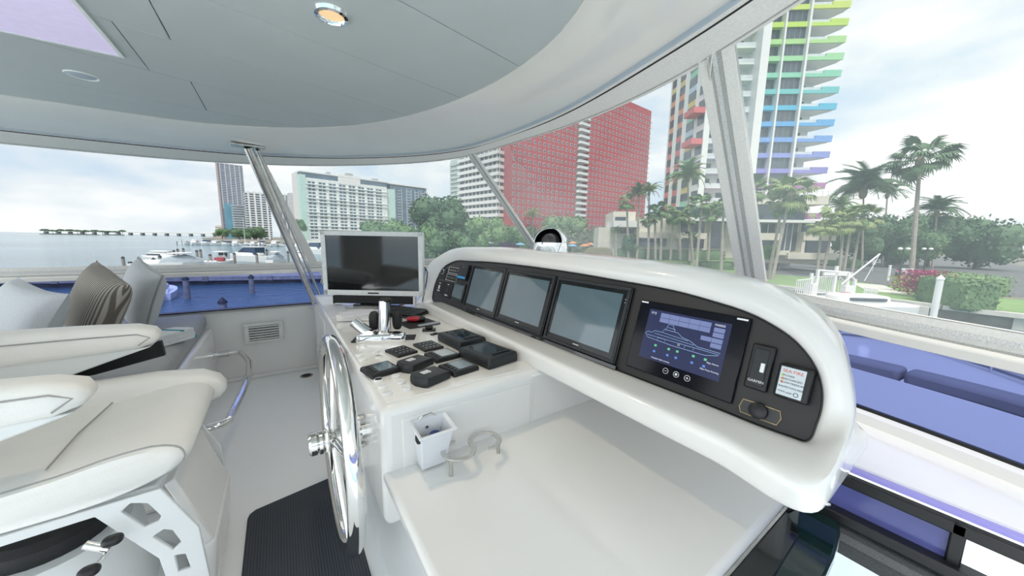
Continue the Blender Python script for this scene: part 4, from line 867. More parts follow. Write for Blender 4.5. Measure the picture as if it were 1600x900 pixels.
# ================================================================== OUTSIDE
ZG, ZWA = -3.8, -5.0
def hz(x): return 374+.017*(x-800)
def col(x, y, d):
    xh = 735+(x-735)*(4196-374)/(4196-y); r = ray(xh, hz(xh)); return Vector((r.x*d, r.y*d))
def zat(P, x, y):
    r = ray(x, y); return K+r.z*P.length/Vector((r.x, r.y)).length
def vpdir(x): r = ray(x, hz(x)); return Vector((r.x, r.y)).normalized()
def hit(P0, dv, x, y):
    q = col(x, y, 1.0); det = dv.x*(-q.y)+q.x*dv.y
    return (-P0.x*(-q.y)+q.x*(-P0.y))/det            # distance along dv from P0
RT = Vector((CR.x, CR.y)).normalized(); FW = Vector((CF.x, CF.y)).normalized()
AZ = math.atan2(RT.y, RT.x)
def bldg(name, label, P0, dv, cat='building', group=None): return thing(name, label, cat, (P0.x, P0.y, ZG), rz=math.atan2(dv.y, dv.x), group=group)
GRASS = mat('lawn_grass', (.16, .30, .10), .9, ns=.6, na=.2, col2=(.24, .36, .13), bump=.3, bs=6)
EARTH = mat('ground_soil', (.20, .19, .16), .9, ns=.3, na=.2)
ASPH = mat('asphalt', (.13, .135, .14), .9, ns=.7, na=.15)
CONC = mat('pale_concrete', (.62, .61, .56), .8, ns=1.2, na=.08)
WPNT = mat('white_paint', (.78, .79, .78), .5, ns=2, na=.03)
BEIG = mat('beige_render', (.66, .63, .54), .8, ns=.5, na=.04)
DGLS = mat('dark_window_glass', (.045, .065, .085), .08, ns=.4, na=.35, spec=.8)
BGLS = mat('blue_curtain_glass', (.09, .15, .22), .08, ns=.12, na=.4, spec=.8)
REDW = mat('red_facade', (.42, .07, .082), .75, ns=.05, na=.10)
WOOD = mat('grey_piling_wood', (.26, .24, .22), .9, ns=2, na=.25)
CAPM = mat('dark_piling_cap', (.03, .03, .035), .6, ns=5, na=.2)
def water_mat():
    m = bpy.data.materials.new('bay_water'); m.use_nodes = True; t = m.node_tree; p = t.nodes['Principled BSDF']
    p.inputs['Roughness'].default_value = .12; p.inputs['IOR'].default_value = 1.33
    c = N(t, 'ShaderNodeTexCoord'); n = N(t, 'ShaderNodeTexNoise'); n.inputs['Scale'].default_value = .006; n.inputs['Detail'].default_value = 3
    r = ramp(t, [(.38, (.05, .115, .16)), (.5, (.09, .20, .27)), (.62, (.16, .26, .29))]); t.links.new(c.outputs['Object'], n.inputs['Vector']); t.links.new(n.outputs['Fac'], r.inputs[0]); t.links.new(r.outputs[0], p.inputs['Base Color'])
    w = N(t, 'ShaderNodeTexNoise'); w.inputs['Scale'].default_value = 1.1; w.inputs['Detail'].default_value = 5; w.inputs['Roughness'].default_value = .6; t.links.new(c.outputs['Object'], w.inputs['Vector'])
    b = N(t, 'ShaderNodeBump'); b.inputs['Strength'].default_value = .9; b.inputs['Distance'].default_value = .25; t.links.new(w.outputs['Fac'], b.inputs['Height']); t.links.new(b.outputs[0], p.inputs['Normal']); return m
WATER = water_mat()
wa = MB().add([(-4000, -3000, ZWA), (4000, -3000, ZWA), (4000, 5000, ZWA), (-4000, 5000, ZWA)], [(0, 1, 2, 3)]).build('bay_water', WATER); wa['kind'] = 'structure'
shore = [(46, -90), (48.4, 2.7), (52.4, 18), (57, 60), (50, 98), (30, 112), (34, 200), (12, 312), (-25, 345), (-95, 700), (-118, 1000), (-118, 1500), (2500, 1800), (2500, -90)]
gl = MB().prism(shore, -6.5, ZG).build('ground', EARTH); struct(gl)
lawn = MB().prism([(49, -6), (49.5, 3), (53.2, 18), (58, 60), (51, 97), (88, 108), (100, 60), (72, 28), (70, 13), (62, 5), (62, -6)], ZG-.02, ZG+.04).build('lawn', GRASS); struct(lawn)
road = MB().prism([(70, 13.5), (72, 27), (110, 36), (300, 60), (330, 10), (70, -12), (64, 4)], ZG-.02, ZG+.05).build('road', ASPH); struct(road)
path = MB().prism([(55, 5.5), (56.5, 9), (66, 12), (66, 9)], ZG-.02, ZG+.07).build('path', CONC); struct(path)
# sea wall: cap stones and wall face
swp = [Vector((x, y, 0)) for x, y in [(46, -40), (48.4, 2.7), (52.4, 18), (57, 60), (50, 98)]]
sw0 = sthing('trim_13', (50, 20, ZG))
for a, b in zip(swp, swp[1:]):
    n = max(1, int((b-a).length/8)); d = (b-a).normalized(); nn = Vector((-d.y, d.x, 0))
    for k in range(n):
        p, q = a.lerp(b, k/n)+d*.02, a.lerp(b, (k+1)/n)-d*.02
        MB().prism([(v.x, v.y) for v in (p-nn*.05, q-nn*.05, q-nn*.05-nn*-.75, p+nn*.7)], ZG-.25, ZG+.12).build('cap_stone', CONC, sw0, world=True)
MB().loft([[v+Vector((-.12, 0, -7)), v+Vector((-.12, 0, ZG-.2)), v+Vector((.2, 0, ZG-.2)), v+Vector((.2, 0, -7))] for v in swp], True, True).build('sea_wall_face', mat('stained_sea_wall', (.22, .22, .20), .9, ns=.9, na=.3), sw0, world=True)
for k in range(6):
    p = swp[1]+Vector((-.35, -4+k*5.2, 0)); MB().box((p.x, p.y, -4.6), (.5, .9, 1.2)).build('buttress', CONC, sw0, world=True)
# ------------------------------------------------------------------ red block of flats
dR = vpdir(1500); P0 = col(798.5, 300, 156); red = bldg('red_apartment_block', 'tall red apartment block with small square windows behind the trees', P0, dR)
L1 = hit(P0, dR, 901, 250); L2a = hit(P0, dR, 918, 250); L2 = hit(P0, dR, 1016, 200); HR = zat(P0+dR*L2, 1016, 174)-ZG
MB().bb((0, 0, 0), (L1, 16, HR)).build('wall', REDW, red); MB().bb((L2a, 0, 0), (L2, 16, HR)).build('wall', REDW, red); MB().bb((L1, 3, 0), (L2a, 16, HR)).build('recess_wall', WPNT, red)
wf, wpn = MB(), MB()
def sqwin(x, z):
    wf.bb((x-.66, -.10, z-.76), (x+.66, 0, z+.76)); wpn.bb((x-.50, -.14, z-.58), (x+.50, -.1, z+.58))
nf = int((HR-2)/3.05); sp_ = L1/14
nW = [0]
for f in range(2, nf):
    for i in range(14): sqwin((i+.5)*sp_, 1.6+f*3.05)
    n2 = int((L2-L2a)/sp_)
    for i in range(n2): sqwin(L2a+(i+.5)*(L2-L2a)/n2, 1.6+f*3.05)
wf.build('window_frame', mat('pale_window_frame', (.62, .60, .62), .6, ns=2), red, kind='stuff', smooth=False); wpn.build('window_pane', DGLS, red, kind='stuff', smooth=False)
for f in range(2, nf):
    z = f*3.05
    MB().prism([(L1+.2, 3), (L1+.2, -.6), (L1+1, -1.8), (L2a-1, -1.8), (L2a-.2, -.6), (L2a-.2, 3)], z, z+.35).build('balcony_slab', WPNT, red, smooth=False)
    m = MB().prism([(L1+.3, -.6), (L1+1, -1.7), (L2a-1, -1.7), (L2a-.3, -.6), (L2a-.3, -.5), (L2a-1, -1.6), (L1+1, -1.6), (L1+.3, -.5)], z+.35, z+1.3); m.build('balcony_rail', mat('pale_rail', (.60, .64, .66), .6, ns=3), red, smooth=False)
for f in range(2, nf): MB().bb((L2, 1, f*3.05), (L2+3.4, 9, f*3.05+1.0)).build('end_balcony', WPNT, red, smooth=False)
# ------------------------------------------------------------------ banded white block and pale tower left of it
dB = vpdir(1338); P0 = col(778, 290, 158); bn = bldg('banded_apartment_block', 'white apartment block with stacked balcony bands left of the red block', P0, dB)
Hb = 46; MB().bb((.8, .8, 0), (26, 30, Hb)).build('window_core', DGLS, bn)
for f in range(1, 15):
    z = f*3.1+.3; MB().prism([(-.2, -.2), (26, -.2), (26, 31), (-.2, 31)], z, z+1.5).build('balcony_band', WPNT, bn, smooth=False)
m = MB()
for f in range(1, 15):
    for i in range(9): m.bb((1.2+i*2.8, .3, f*3.1+1.8), (1.5+i*2.8, .8, f*3.1+3.4)); m.bb((.3, 1.2+i*3, f*3.1+1.8), (.8, 1.5+i*3, f*3.1+3.4))
m.build('mullion', WPNT, bn, kind='stuff', smooth=False)
P0 = col(745, 290, 235); pt = bldg('pale_green_tower', 'slim white tower with pale green glazed balconies behind the tree', P0-dB*0, dB)
sA = hit(P0, -Vector((-dB.y, dB.x)), 704, 290); wd_ = abs(sA); GRNG = mat('pale_green_glass', (.38, .52, .47), .15, ns=.6, na=.2)
MB().bb((0, 0, 0), (14, wd_, 62)).build('core', mat('pale_core', (.52, .60, .58), .6, ns=.5), pt)
for f in range(3, 20):
    z = f*3.05; MB().bb((-.8, 0, z), (14, wd_*.43, z+.45)).build('balcony_slab', WPNT, pt, smooth=False); MB().bb((-.7, wd_*.60, z), (14, wd_+.6, z+.45)).build('balcony_slab', WPNT, pt, smooth=False)
    MB().bb((-.7, .4, z+.45), (-.6, wd_*.42, z+1.35)).build('balcony_glass', GRNG, pt, smooth=False); MB().bb((-.6, wd_*.61, z+.45), (-.5, wd_, z+1.35)).build('balcony_glass', GRNG, pt, smooth=False)
MB().bb((-.9, -1.5, 0), (14, .0, 62)).build('pier', WPNT, pt); MB().bb((-.4, wd_*.43, 0), (14, wd_*.60, 64)).build('pier', WPNT, pt)
m = MB()
for f in range(3, 20): m.bb((-.5, wd_*.49, f*3.05+.6), (-.4, wd_*.54, f*3.05+2.4))
m.build('pier_window', DGLS, pt, kind='stuff', smooth=False)
# ------------------------------------------------------------------ hotel slab with dark glass wing
dH = vpdir(1352); P0 = col(473, 350, 285); ho_ = bldg('white_hotel_block', 'wide white hotel block with rows of paired windows and ledges', P0, dH)
Lh = hit(P0, dH, 605, 320); Ld = hit(P0, dH, 668, 310); Hh = zat(P0, 468, 266)-ZG
MINT = mat('mint_render', (.50, .70, .64), .8, ns=.3); HWH = mat('hotel_white', (.76, .80, .78), .8, ns=.2, na=.03)
MB().bb((0, 0, 0), (Lh, 22, Hh-5)).build('wall', HWH, ho_); MB().bb((-.6, -.6, 0), (4, 22, Hh-3)).build('end_wall', MINT, ho_); MB().bb((-.8, 6, 0), (.2, 24, Hh)).build('end_panel', mat('pinkish_white', (.70, .66, .64), .8, ns=.3), ho_)
MB().bb((-.4, -.4, Hh-.9), (Lh+2, 22, Hh)).build('roof', WPNT, ho_); MB().bb((.5, .3, Hh-6.2), (Lh*.42, 20, Hh-.9)).build('top_glazing', BGLS, ho_); MB().bb((Lh*.63, .3, Hh-6.2), (Lh, 20, Hh-.9)).build('top_glazing', BGLS, ho_); MB().bb((Lh*.40, -.3, Hh-7), (Lh*.66, 20, Hh+1)).build('roof_block', WPNT, ho_)
for s, w, h in ((.3, 3, 2.5), (.52, 6, 4), (.85, 5, 2.5)): MB().bb((Lh*s, 5, Hh), (Lh*s+w, 9, Hh+h)).build('roof_plant', mat('plant_grey', (.35, .36, .36), .8, ns=1), ho_)
wpn = MB(); nr = 17; fh = (Hh-10)/nr
for r_i in range(nr):
    z = 3.5+r_i*fh
    for c in range(8):
        x = 5.5+c*(Lh-8)/8
        for k in range(2): wpn.bb((x+k*(Lh-8)/8*.36, -.06, z), (x+k*(Lh-8)/8*.36+(Lh-8)/8*.29, .02, z+fh*.55))
wpn.build('window_pane', mat('blue_window_glass', (.07, .12, .19), .1, ns=.3, na=.4), ho_, kind='stuff', smooth=False)
for r_i in (3, 4, 7, 8, 11, 12, 15, 16): MB().bb((3.5, -.9, 2.6+r_i*fh), (Lh, 0, 3.1+r_i*fh)).build('ledge', HWH, ho_, smooth=False)
for c in range(9): MB().bb((4.2+c*(Lh-8)/8-.4, -.35, 0), (4.2+c*(Lh-8)/8+.7, 0, Hh-6)).build('fin', HWH, ho_, smooth=False)
MB().bb((Lh, 1.5, 0), (Lh+(Ld-Lh)*.2, 18, Hh-6)).build('link_block', MINT, ho_); MB().bb((Lh+(Ld-Lh)*.1, 2, 0), (Ld, 22, Hh-2)).build('glass_wing', BGLS, ho_)
MB().bb((Lh, 1.4, Hh-1.2), (Ld+1, 23, Hh-.1)).build('wing_roof', WPNT, ho_); MB().bb((Ld-.6, 1.6, 0), (Ld+.8, 22, Hh-1)).build('wing_pier', WPNT, ho_)
m = MB(); x0 = Lh+(Ld-Lh)*.2
for r_i in range(nr+1):
    for k, (a, b) in enumerate(((.08, .18), (.36, .48), (.62, .72), (.82, .92))): m.bb((x0+(Ld-x0)*a, 1.8, 3.2+r_i*fh), (x0+(Ld-x0)*b, 2.0, 3.7+r_i*fh))
for a in (.0, .2, .35, .49, .61, .73, .81, .93): m.bb((x0+(Ld-x0)*a, 1.85, 0), (x0+(Ld-x0)*a+.5, 2.0, Hh-4))
m.build('mullion', mat('pale_mullion', (.55, .60, .62), .6, ns=1), ho_, kind='stuff', smooth=False)
# ------------------------------------------------------------------ distant towers on the left
def tower(name, label, x0, x1, ytop, d, body, band, nb, vp=1352, fins=0, back=20):
    dv = vpdir(vp); P0 = col(x0, 350, d); t = bldg(name, label, P0, dv, group=None); L = hit(P0, dv, x1, 350); Hh = zat(P0, x0, ytop)-ZG
    MB().bb((0, 0, 0), (L, back, Hh)).build('core', body, t, smooth=False)
    m = MB()
    for k in range(nb): m.bb((-.5, -.6, Hh*(k+.5)/nb), (L+.3, back, Hh*(k+.5)/nb+Hh/nb*.35))
    m.build('floor_band', band, t, kind='stuff', smooth=False)
    for k in range(fins): MB().bb((L*(k+.3)/fins, -.9, 0), (L*(k+.6)/fins, 0, Hh+2)).build('fin', WPNT, t, smooth=False)
    return t, L, Hh
cg = mat('bare_concrete', (.58, .58, .60), .85, ns=.2)
t, L, Hu = tower('unfinished_tower', 'tall unfinished concrete tower with blue glass below and a mast', 349, 386, 255, 520, mat('dull_blue_core', (.16, .24, .36), .6, ns=.15, na=.3), cg, 44)  # dull blue core between pale floor bands
MB().bb((2, -1.4, 0), (L*.55, -.2, Hu*.47)).build('glass_skin', mat('sky_blue_glass', (.16, .36, .47), .15, ns=.1, na=.15), t); MB().bb((-3, -2, 0), (-1.2, 0, Hu+3)).build('hoist_mast', mat('pink_mast', (.50, .38, .36), .7, ns=.6), t)
m = MB()
for k in range(5): m.bb((L*(k+.2)/5, -.9, Hu*.4), (L*(k+.2)/5+1.2, -.5, Hu))
m.build('column', cg, t, kind='stuff', smooth=False)
tower('grey_glass_block', 'lower grey glass block in front of the unfinished tower', 366, 386, 320, 500, mat('grey_blue_glass', (.25, .34, .38), .2, ns=.2, na=.2), cg, 14)
tower('striped_white_tower', 'white and blue striped tower half hidden by the steel post', 387, 424, 300, 480, BGLS, WPNT, 20, fins=4)
tower('far_grey_tower', 'distant grey tower left of the white hotel', 440, 456, 304, 620, BGLS, cg, 24, fins=3)
tower('far_white_tower', 'slim distant white tower right beside the hotel end wall', 456, 463, 301, 560, WPNT, cg, 24)
tower('low_pink_building', 'low pale pink building on the far shore left of towers', 336, 352, 352, 640, mat('pale_pink', (.62, .52, .48), .8, ns=.3), WPNT, 4)
# ------------------------------------------------------------------ rainbow balcony tower
dT = (RT*13.8-FW).normalized(); P0 = col(1163, 283, 72); rb = bldg('rainbow_balcony_tower', 'high white tower with balconies banded in rainbow colours', P0, dT)
sx = lambda x, y=283: hit(P0, dT, x, y)
a1, b1, b2, c1, c2, e1, e2 = sx(1175), sx(1194.5), sx(1197), sx(1229), sx(1232), sx(1268), sx(1286, 288)
zp = zat(P0+dT*e2, 1286, 288)-ZG; FH = 3.03; NF = 19
rain = [(.42, .20, .40), (.26, .24, .60), (.24, .29, .66), (.17, .34, .72), (.11, .38, .72), (.08, .45, .66), (.15, .52, .53), (.24, .60, .42), (.34, .65, .34), (.40, .66, .25), (.50, .70, .10), (.58, .70, .14), (.72, .70, .40), (.74, .73, .66)]+[(.76, .76, .74)]*6
RM = [mat('balcony_paint', c, .7, ns=.8, na=.05) for c in rain]; PALE = [mat('pale_balcony_paint', tuple(.62+.25*x for x in c), .7, ns=.8) for c in rain]
MB().bb((0, 3, 0), (e1, 16, zp+NF*FH)).build('core_wall', WPNT, rb)
MB().bb((0, -.8, 0), (a1, 3.2, zp+NF*FH)).build('wide_pier', WPNT, rb); MB().bb((b1, -.7, 0), (b2, 2, zp+NF*FH)).build('thin_pier', WPNT, rb); MB().bb((c1, -.7, 0), (c2, 2, zp+NF*FH)).build('thin_pier', WPNT, rb)
sl0 = sx(1092)
MB().bb((sl0, 3.4, 0), (.2, 16, zp+NF*FH)).build('recess_wall', WPNT, rb)
def glazed(x0, x1, z0, z1, y, n):
    MB().bb((x0, y, z0), (x1, y+.2, z1)).build('window', DGLS, rb, smooth=False)
    m = MB()
    for k in range(n+1): m.bb((x0+(x1-x0)*k/n-.05, y-.06, z0), (x0+(x1-x0)*k/n+.05, y, z1))
    return m.build('window_mullion', mat('grey_mullion', (.20, .22, .24), .5, ns=4), rb, smooth=False)
RAILW = mat('pale_glass_rail', (.60, .65, .67), .4, ns=2, na=.1)
for f in range(-2, NF):
    z = zp+f*FH; m0, mp0 = RM[max(0, f)], PALE[max(0, f)]
    MB().bb((a1, -.2, z-.9), (b1, 2.5, z)).build('spandrel_panel', m0, rb, smooth=False); MB().bb((b2, -.2, z-.9), (c1, 2.5, z)).build('spandrel_panel', m0, rb, smooth=False)
    glazed(a1, b1, z, z+FH-.9, .8, 3); glazed(b2, c1, z, z+FH-.9, .15, 4)
    # right hand balcony: slab with upstand, glass rail and inner window
    MB().prism([(c2, -.2), (e2, -.2), (e2, 1.2), (e1-.2, 5.5), (c2, 5.5)], z-.85, z-.45).build('balcony_slab', WPNT, rb, smooth=False)
    MB().bb((c2, -.45, z-.95), (e2, -.15, z-.3)).build('balcony_band', m0, rb, smooth=False); MB().bb((e2-3.2, -.46, z-.3), (e2+.06, -.12, z+.25)).build('balcony_upstand', m0, rb, smooth=False)
    MB().bb((c2, -.2, z-.3), (e2-3.2, -.12, z+.25)).build('balcony_glass', RAILW, rb, smooth=False)
    MB().bb((c2+.3, 2.85, z-.4), (c2+2.9, 3.0, z+1.7)).build('window', DGLS, rb, smooth=False)
    # recessed left balconies
    MB().bb((sl0, 1.2, z-.75), (0, 3.4, z-.45)).build('balcony_slab', mp0, rb, smooth=False)
    MB().bb((sl0, 1.2, z-.45), (0, 1.28, z+.3)).build('balcony_glass', RAILW, rb, smooth=False)
    for k in range(2): MB().bb((sl0+1.0+k*4.2, 3.3, z-.4), (sl0+3.6+k*4.2, 3.42, z+1.6)).build('window', DGLS, rb, smooth=False)
# turned left facade
q0 = P0+dT*sl0; Q1 = col(1036, 302, 88); dL = (q0-Q1); Ll = dL.length; dL.normalize()
lf = bldg('rainbow_tower_wing', 'white wing of the rainbow tower with coloured window panels, left of pillar', Q1, dL)
HL = zp+NF*FH; MB().bb((0, 0, 0), (Ll, 1.2, HL)).build('wall', WPNT, lf); pnm = {}
wcol = [(.62, .16, .17), (.66, .28, .18), (.62, .50, .2), (.3, .56, .42), (.5, .6, .72), (.66, .52, .2)]
WM = [mat('facade_panel_paint', c, .7, ns=1) for c in wcol]
for f in range(0, NF+2):
    z = zp-2*FH+f*FH
    for k, (a, b) in enumerate(((.06, .17), (.30, .43), (.56, .74), (.84, .98))):
        MB().bb((Ll*a, -.12, z), (Ll*b, .05, z+1.7)).build('window', DGLS, lf, smooth=False)
        if k < 3: MB().bb((Ll*a, -.10, z-1.25), (Ll*b, .05, z-.05)).build('panel', WM[(0 if f < 7 else (1 if f < 10 else (2 if f < 13 else 3))) if k < 2 else [4, 3, 5][f % 3]], lf, smooth=False)
for f in (3, 5, 7): MB().bb((Ll*.75, -2.4, zp-2*FH+f*FH-1.2), (Ll*1.0, 0, zp-2*FH+f*FH-.1)).build('balcony_band', WM[0], lf, smooth=False)
# ------------------------------------------------------------------ beige podium in front of the tower
Pp = col(1163, 380, 66); pd_ = bldg('beige_podium_building', 'low beige building with dark window bands behind the palms', Pp, dT)
def rect(name, m, x0, x1, y0, y1, d=6, off=0):
    s0, s1 = hit(Pp, dT, x0, y1), hit(Pp, dT, x1, y1); xm = (x0+x1)/2; Pm = Pp+dT*(s0+s1)/2
    z0, z1 = zat(Pm, xm, y1)-ZG, zat(Pm, xm, y0)-ZG
    return MB().bb((s0, off, z0), (s1, off+d, z1)).build(name, m, pd_, smooth=False)
rect('wall', BEIG, 1165, 1300, 345, 412, 10, 1.2)
rect('upper_glazing', DGLS, 1165, 1268, 318, 344, 8, 2); rect('roof_slab', BEIG, 1160, 1300, 305, 318, 9, 1); rect('canopy', WPNT, 1140, 1263, 344, 348, 9, -1.5)
rect('window', DGLS, 1177, 1214, 349, 364, 1, .9); rect('band', BEIG, 1160, 1215, 364, 375, 4, -.4); rect('window', DGLS, 1172, 1212, 376, 390, 1, .9); rect('base_band', BEIG, 1160, 1230, 391, 398, 3, -.3)
rect('entrance_glass', DGLS, 1218, 1246, 348, 392, 1, .9); rect('band', BEIG, 1249, 1299, 363, 376, 4, -.8); rect('window', DGLS, 1251, 1297, 376, 395, 1, .8); rect('column', BEIG, 1246, 1251, 375, 398, 2, -.6); rect('base_band', BEIG, 1225, 1300, 395, 405, 3, -.8)
rect('window', DGLS, 1258, 1296, 345, 362, 1, .9)
for x in (1190, 1202): rect('mullion', WPNT, x, x+1, 349, 364, .3, .7)
for x in (1228, 1237): rect('mullion', WPNT, x, x+1, 348, 392, .3, .7)
rect('column', WPNT, 1213, 1217, 348, 392, 1, -.2)
# left part of the podium
rect('wall', BEIG, 1000, 1165, 340, 408, 10, 2); rect('window', DGLS, 1002, 1030, 372, 385, 1, 1.5); rect('window', DGLS, 1034, 1045, 372, 385, 1, 1.5); rect('band', BEIG, 1000, 1046, 362, 372, 2, 1)
rect('window', DGLS, 1066, 1105, 346, 364, 1, 1.4); rect('window', DGLS, 1112, 1135, 346, 388, 1, 1.4); rect('window', DGLS, 1066, 1104, 374, 388, 1, 1.4); rect('band', WPNT, 1046, 1140, 340, 345, 4, 0); rect('band', BEIG, 1060, 1106, 364, 373, 3, .6)
rect('window', DGLS, 1060, 1120, 322, 338, 1, 2); rect('stair_tower', BEIG, 964, 1001, 328, 352, 8, 4); rect('curved_balcony', WPNT, 962, 1004, 344, 354, 7, 2); rect('window', DGLS, 968, 985, 337, 343, .5, 3.6); rect('lower_wall', BEIG, 940, 1003, 354, 402, 6, 5); rect('window', DGLS, 970, 1000, 356, 364, .5, 4.7)
m = MB()
for k in range(14): m.bb((hit(Pp, dT, 1180+9*k, 305), .6, zat(Pp, 1163, 305)-ZG), (hit(Pp, dT, 1180+9*k, 305)+.06, .7, zat(Pp, 1163, 298)-ZG))
m.bb((hit(Pp, dT, 1180, 305), .6, zat(Pp, 1163, 298.8)-ZG), (hit(Pp, dT, 1300, 305), .7, zat(Pp, 1163, 298)-ZG)); m.build('roof_railing', WPNT, pd_, kind='stuff', smooth=False)
# ------------------------------------------------------------------ trees
def leafmat(name, c1, c2): 
    m = mat(name, c1, .7, ns=.35, col2=c2); return m
def crown_mesh(seed, n=2600, flat=.75, leaf=.075, nb=16):
    r = random.Random(seed); v = []; f = []; blobs = []
    for i in range(nb):
        a = r.uniform(0, 6.283); q = math.sqrt(r.random())*.62; z = r.uniform(-.25, .55)*flat
        blobs.append((Vector((q*math.cos(a), q*math.sin(a), z)), r.uniform(.26, .42)))
    for c, rad in blobs:
        for k in range(n//nb):
            d = Vector((r.gauss(0, 1), r.gauss(0, 1), r.gauss(.25, 1))).normalized(); p = c+d*rad*r.uniform(.78, 1.06)
            u = Vector((r.gauss(0, 1), r.gauss(0, 1), r.gauss(0, 1))).normalized(); u = (d*.35+u).normalized(); w = u.cross(d+Vector((.01, .02, .03))).normalized(); t = w.cross(u)
            s = leaf*r.uniform(.6, 1.3); b = len(v)
            v += [p-w*s*.5, p+t*s*.5, p+w*s*.5+u*s*.15, p-t*s*.5]; f.append((b, b+1, b+2, b+3))
    core = MB()
    for c, rad in blobs: core.sq(c, (rad*1.62,)*3, 1.0, n=8, m=6)
    b = len(v); v += core.v; f += [tuple(b+i for i in q) for q in core.f]
    me = bpy.data.meshes.new('crown'); me.from_pydata([tuple(p) for p in v], [], f); return me
GR = [leafmat('dark_leaf', (.055, .12, .06), (.11, .20, .09)), leafmat('mid_leaf', (.08, .17, .07), (.16, .27, .11)), leafmat('light_leaf', (.14, .25, .10), (.24, .35, .15)), leafmat('olive_leaf', (.10, .13, .075), (.17, .19, .11))]
CM = {}
for s in range(3):
    for g_ in range(4):
        me = crown_mesh(11+s, flat=.8); me.materials.append(GR[g_]); CM[(s, g_)] = me
BARK = mat('grey_bark', (.17, .15, .12), .9, ns=2, na=.25)
def tree(label, x, ytop, wpx, d, g_, s=0, sq_=.8, group='trees behind the shore'):
    P = col(x, ytop, d); w = wpx*d/530*1.0; zt = zat(P, x, ytop)
    t = thing('broadleaf_tree', label, 'tree', (P.x, P.y, ZG), rz=R.uniform(0, 6.28), group=None)
    hc_ = w*.5*sq_; zc = zt-ZG-hc_*.86
    o = bpy.data.objects.new('crown', CM[(s, g_)]); COL.objects.link(o); o.parent = t; o.location = (0, 0, zc); o.scale = (w*.52, w*.52, hc_*1.15)
    low = zc-hc_*.5
    if low > 1: MB().tube([(0, 0, -.2), (.1, .05, low*.6), (0, .1, zc)], [.05*w*.5+.12, .04*w*.5+.1, .08], 8).build('trunk', BARK, t)
    else: MB().tube([(0, 0, -.2), (0, .1, max(.5, zc))], [.25, .1], 8).build('trunk', BARK, t)
    return t
TREES = [('great domed fig tree, tallest of the shore trees', 690, 306, 118, 132, 0, 0, .85), ('rounded tree in front of the hotel, right above television top', 600, 340, 92, 128, 1, 1, .8), ('broad bright tree between the television and the great fig', 648, 345, 100, 118, 1, 2, .85), ('dense dark tree low beneath the great fig', 716, 352, 96, 112, 0, 1, .9),
 ('bushy tree low behind the right edge of television', 668, 362, 86, 108, 0, 2, .85), ('lighter bushy tree just left of the thin slanted pillar', 762, 338, 74, 108, 2, 0, .95), ('dark spreading tree right behind the thin slanted pillar', 806, 348, 76, 116, 1, 1, .9), ('small rounded tree behind the chrome compass', 846, 352, 62, 120, 3, 2, .9),
 ('leafy pale green tree at foot of the red block', 884, 336, 96, 138, 2, 0, .8), ('olive toned tree right of the compass below the red block', 926, 350, 72, 132, 3, 1, .9), ('grey green tree behind the sun umbrellas', 905, 362, 84, 122, 3, 2, .7), ('dark bush like tree in front of the beige wall', 985, 366, 40, 61.5, 0, 0, 1.0),
 ('large dark tree right of the palm cluster', 1352, 330, 96, 92, 0, 1, 1.0), ('tall dark green tree left of the tall palm trunk', 1398, 338, 84, 84, 0, 2, 1.1), ('dark tree right of the tall palm trunk', 1462, 332, 96, 88, 0, 0, 1.05), ('mid green tree at the road edge behind the lamp posts', 1442, 356, 74, 80, 1, 1, 1.0), ('low dark tree behind the car park at right', 1385, 368, 80, 98, 0, 0, .8), ('dark tree at the extreme right behind the green hedge', 1540, 330, 120, 82, 0, 1, 1.0),
 ('rounded shrubby tree beside the leaning palm at the beige building', 1193, 380, 46, 56, 1, 2, .8), ('small tree at the hotel foot by the steel post', 466, 342, 26, 262, 1, 0, 1.1), ('small shore tree beneath the unfinished tower', 372, 355, 34, 440, 0, 1, .7), ('small shore tree below the grey glass block', 396, 354, 36, 430, 0, 2, .75), ('tiny shore tree left of the unfinished tower foot', 345, 357, 26, 450, 1, 0, .7)]
for a in TREES: tree(*a)
# ------------------------------------------------------------------ palms
def frond_mesh(kind, seed):
    r = random.Random(seed); v = []; f = []
    if kind == 'feather':
        n = 14; P = [Vector((t, 0, .34*math.sin(t*2.2)-.62*t*t)) for t in [k/n for k in range(n+1)]]
        for i, p in enumerate(P[:-1]):
            q = P[i+1]; b = len(v); v += [p+Vector((0, .012, 0)), p-Vector((0, .012, 0)), q-Vector((0, .010, 0)), q+Vector((0, .010, 0))]; f.append((b, b+1, b+2, b+3))
        for i in range(2, n+1):
            for k in range(2):
                t = (i-k*.5)/n; p = P[i].lerp(P[i-1], k*.5); ln = .30*math.sin(min(1, t*1.25+.12)*math.pi*.85)+.06
                for s in (-1, 1):
                    b = len(v); tip = p+Vector((ln*.55, s*ln*.8, -ln*.45*r.uniform(.6, 1.3))); v += [p, p+Vector((.045, 0, 0)), tip]; f.append((b, b+1, b+2))
    else:
        n = 7; P = [Vector((t*.60, 0, .16*math.sin(t*2.4)-.12*t*t)) for t in [k/n for k in range(n+1)]]
        for i, p in enumerate(P[:-1]):
            q = P[i+1]; b = len(v); v += [p+Vector((0, .014, 0)), p-Vector((0, .014, 0)), q-Vector((0, .012, 0)), q+Vector((0, .012, 0))]; f.append((b, b+1, b+2, b+3))
        c = P[-1]
        for k in range(19):
            a = -2.0+4.0*k/18; ln = .42*(1-.22*abs(a)/2)*r.uniform(.9, 1.05); d = Vector((math.cos(a), math.sin(a), .10)); w = Vector((-math.sin(a), math.cos(a), 0))*.036
            m_ = c+d*ln*.6; tip = c+d*ln+Vector((0, 0, -.42*ln-.08*r.random())); b = len(v); v += [c, m_+w, tip, m_-w]; f.append((b, b+1, b+2, b+3))
    me = bpy.data.meshes.new('frond'); me.from_pydata([tuple(p) for p in v], [], f); return me
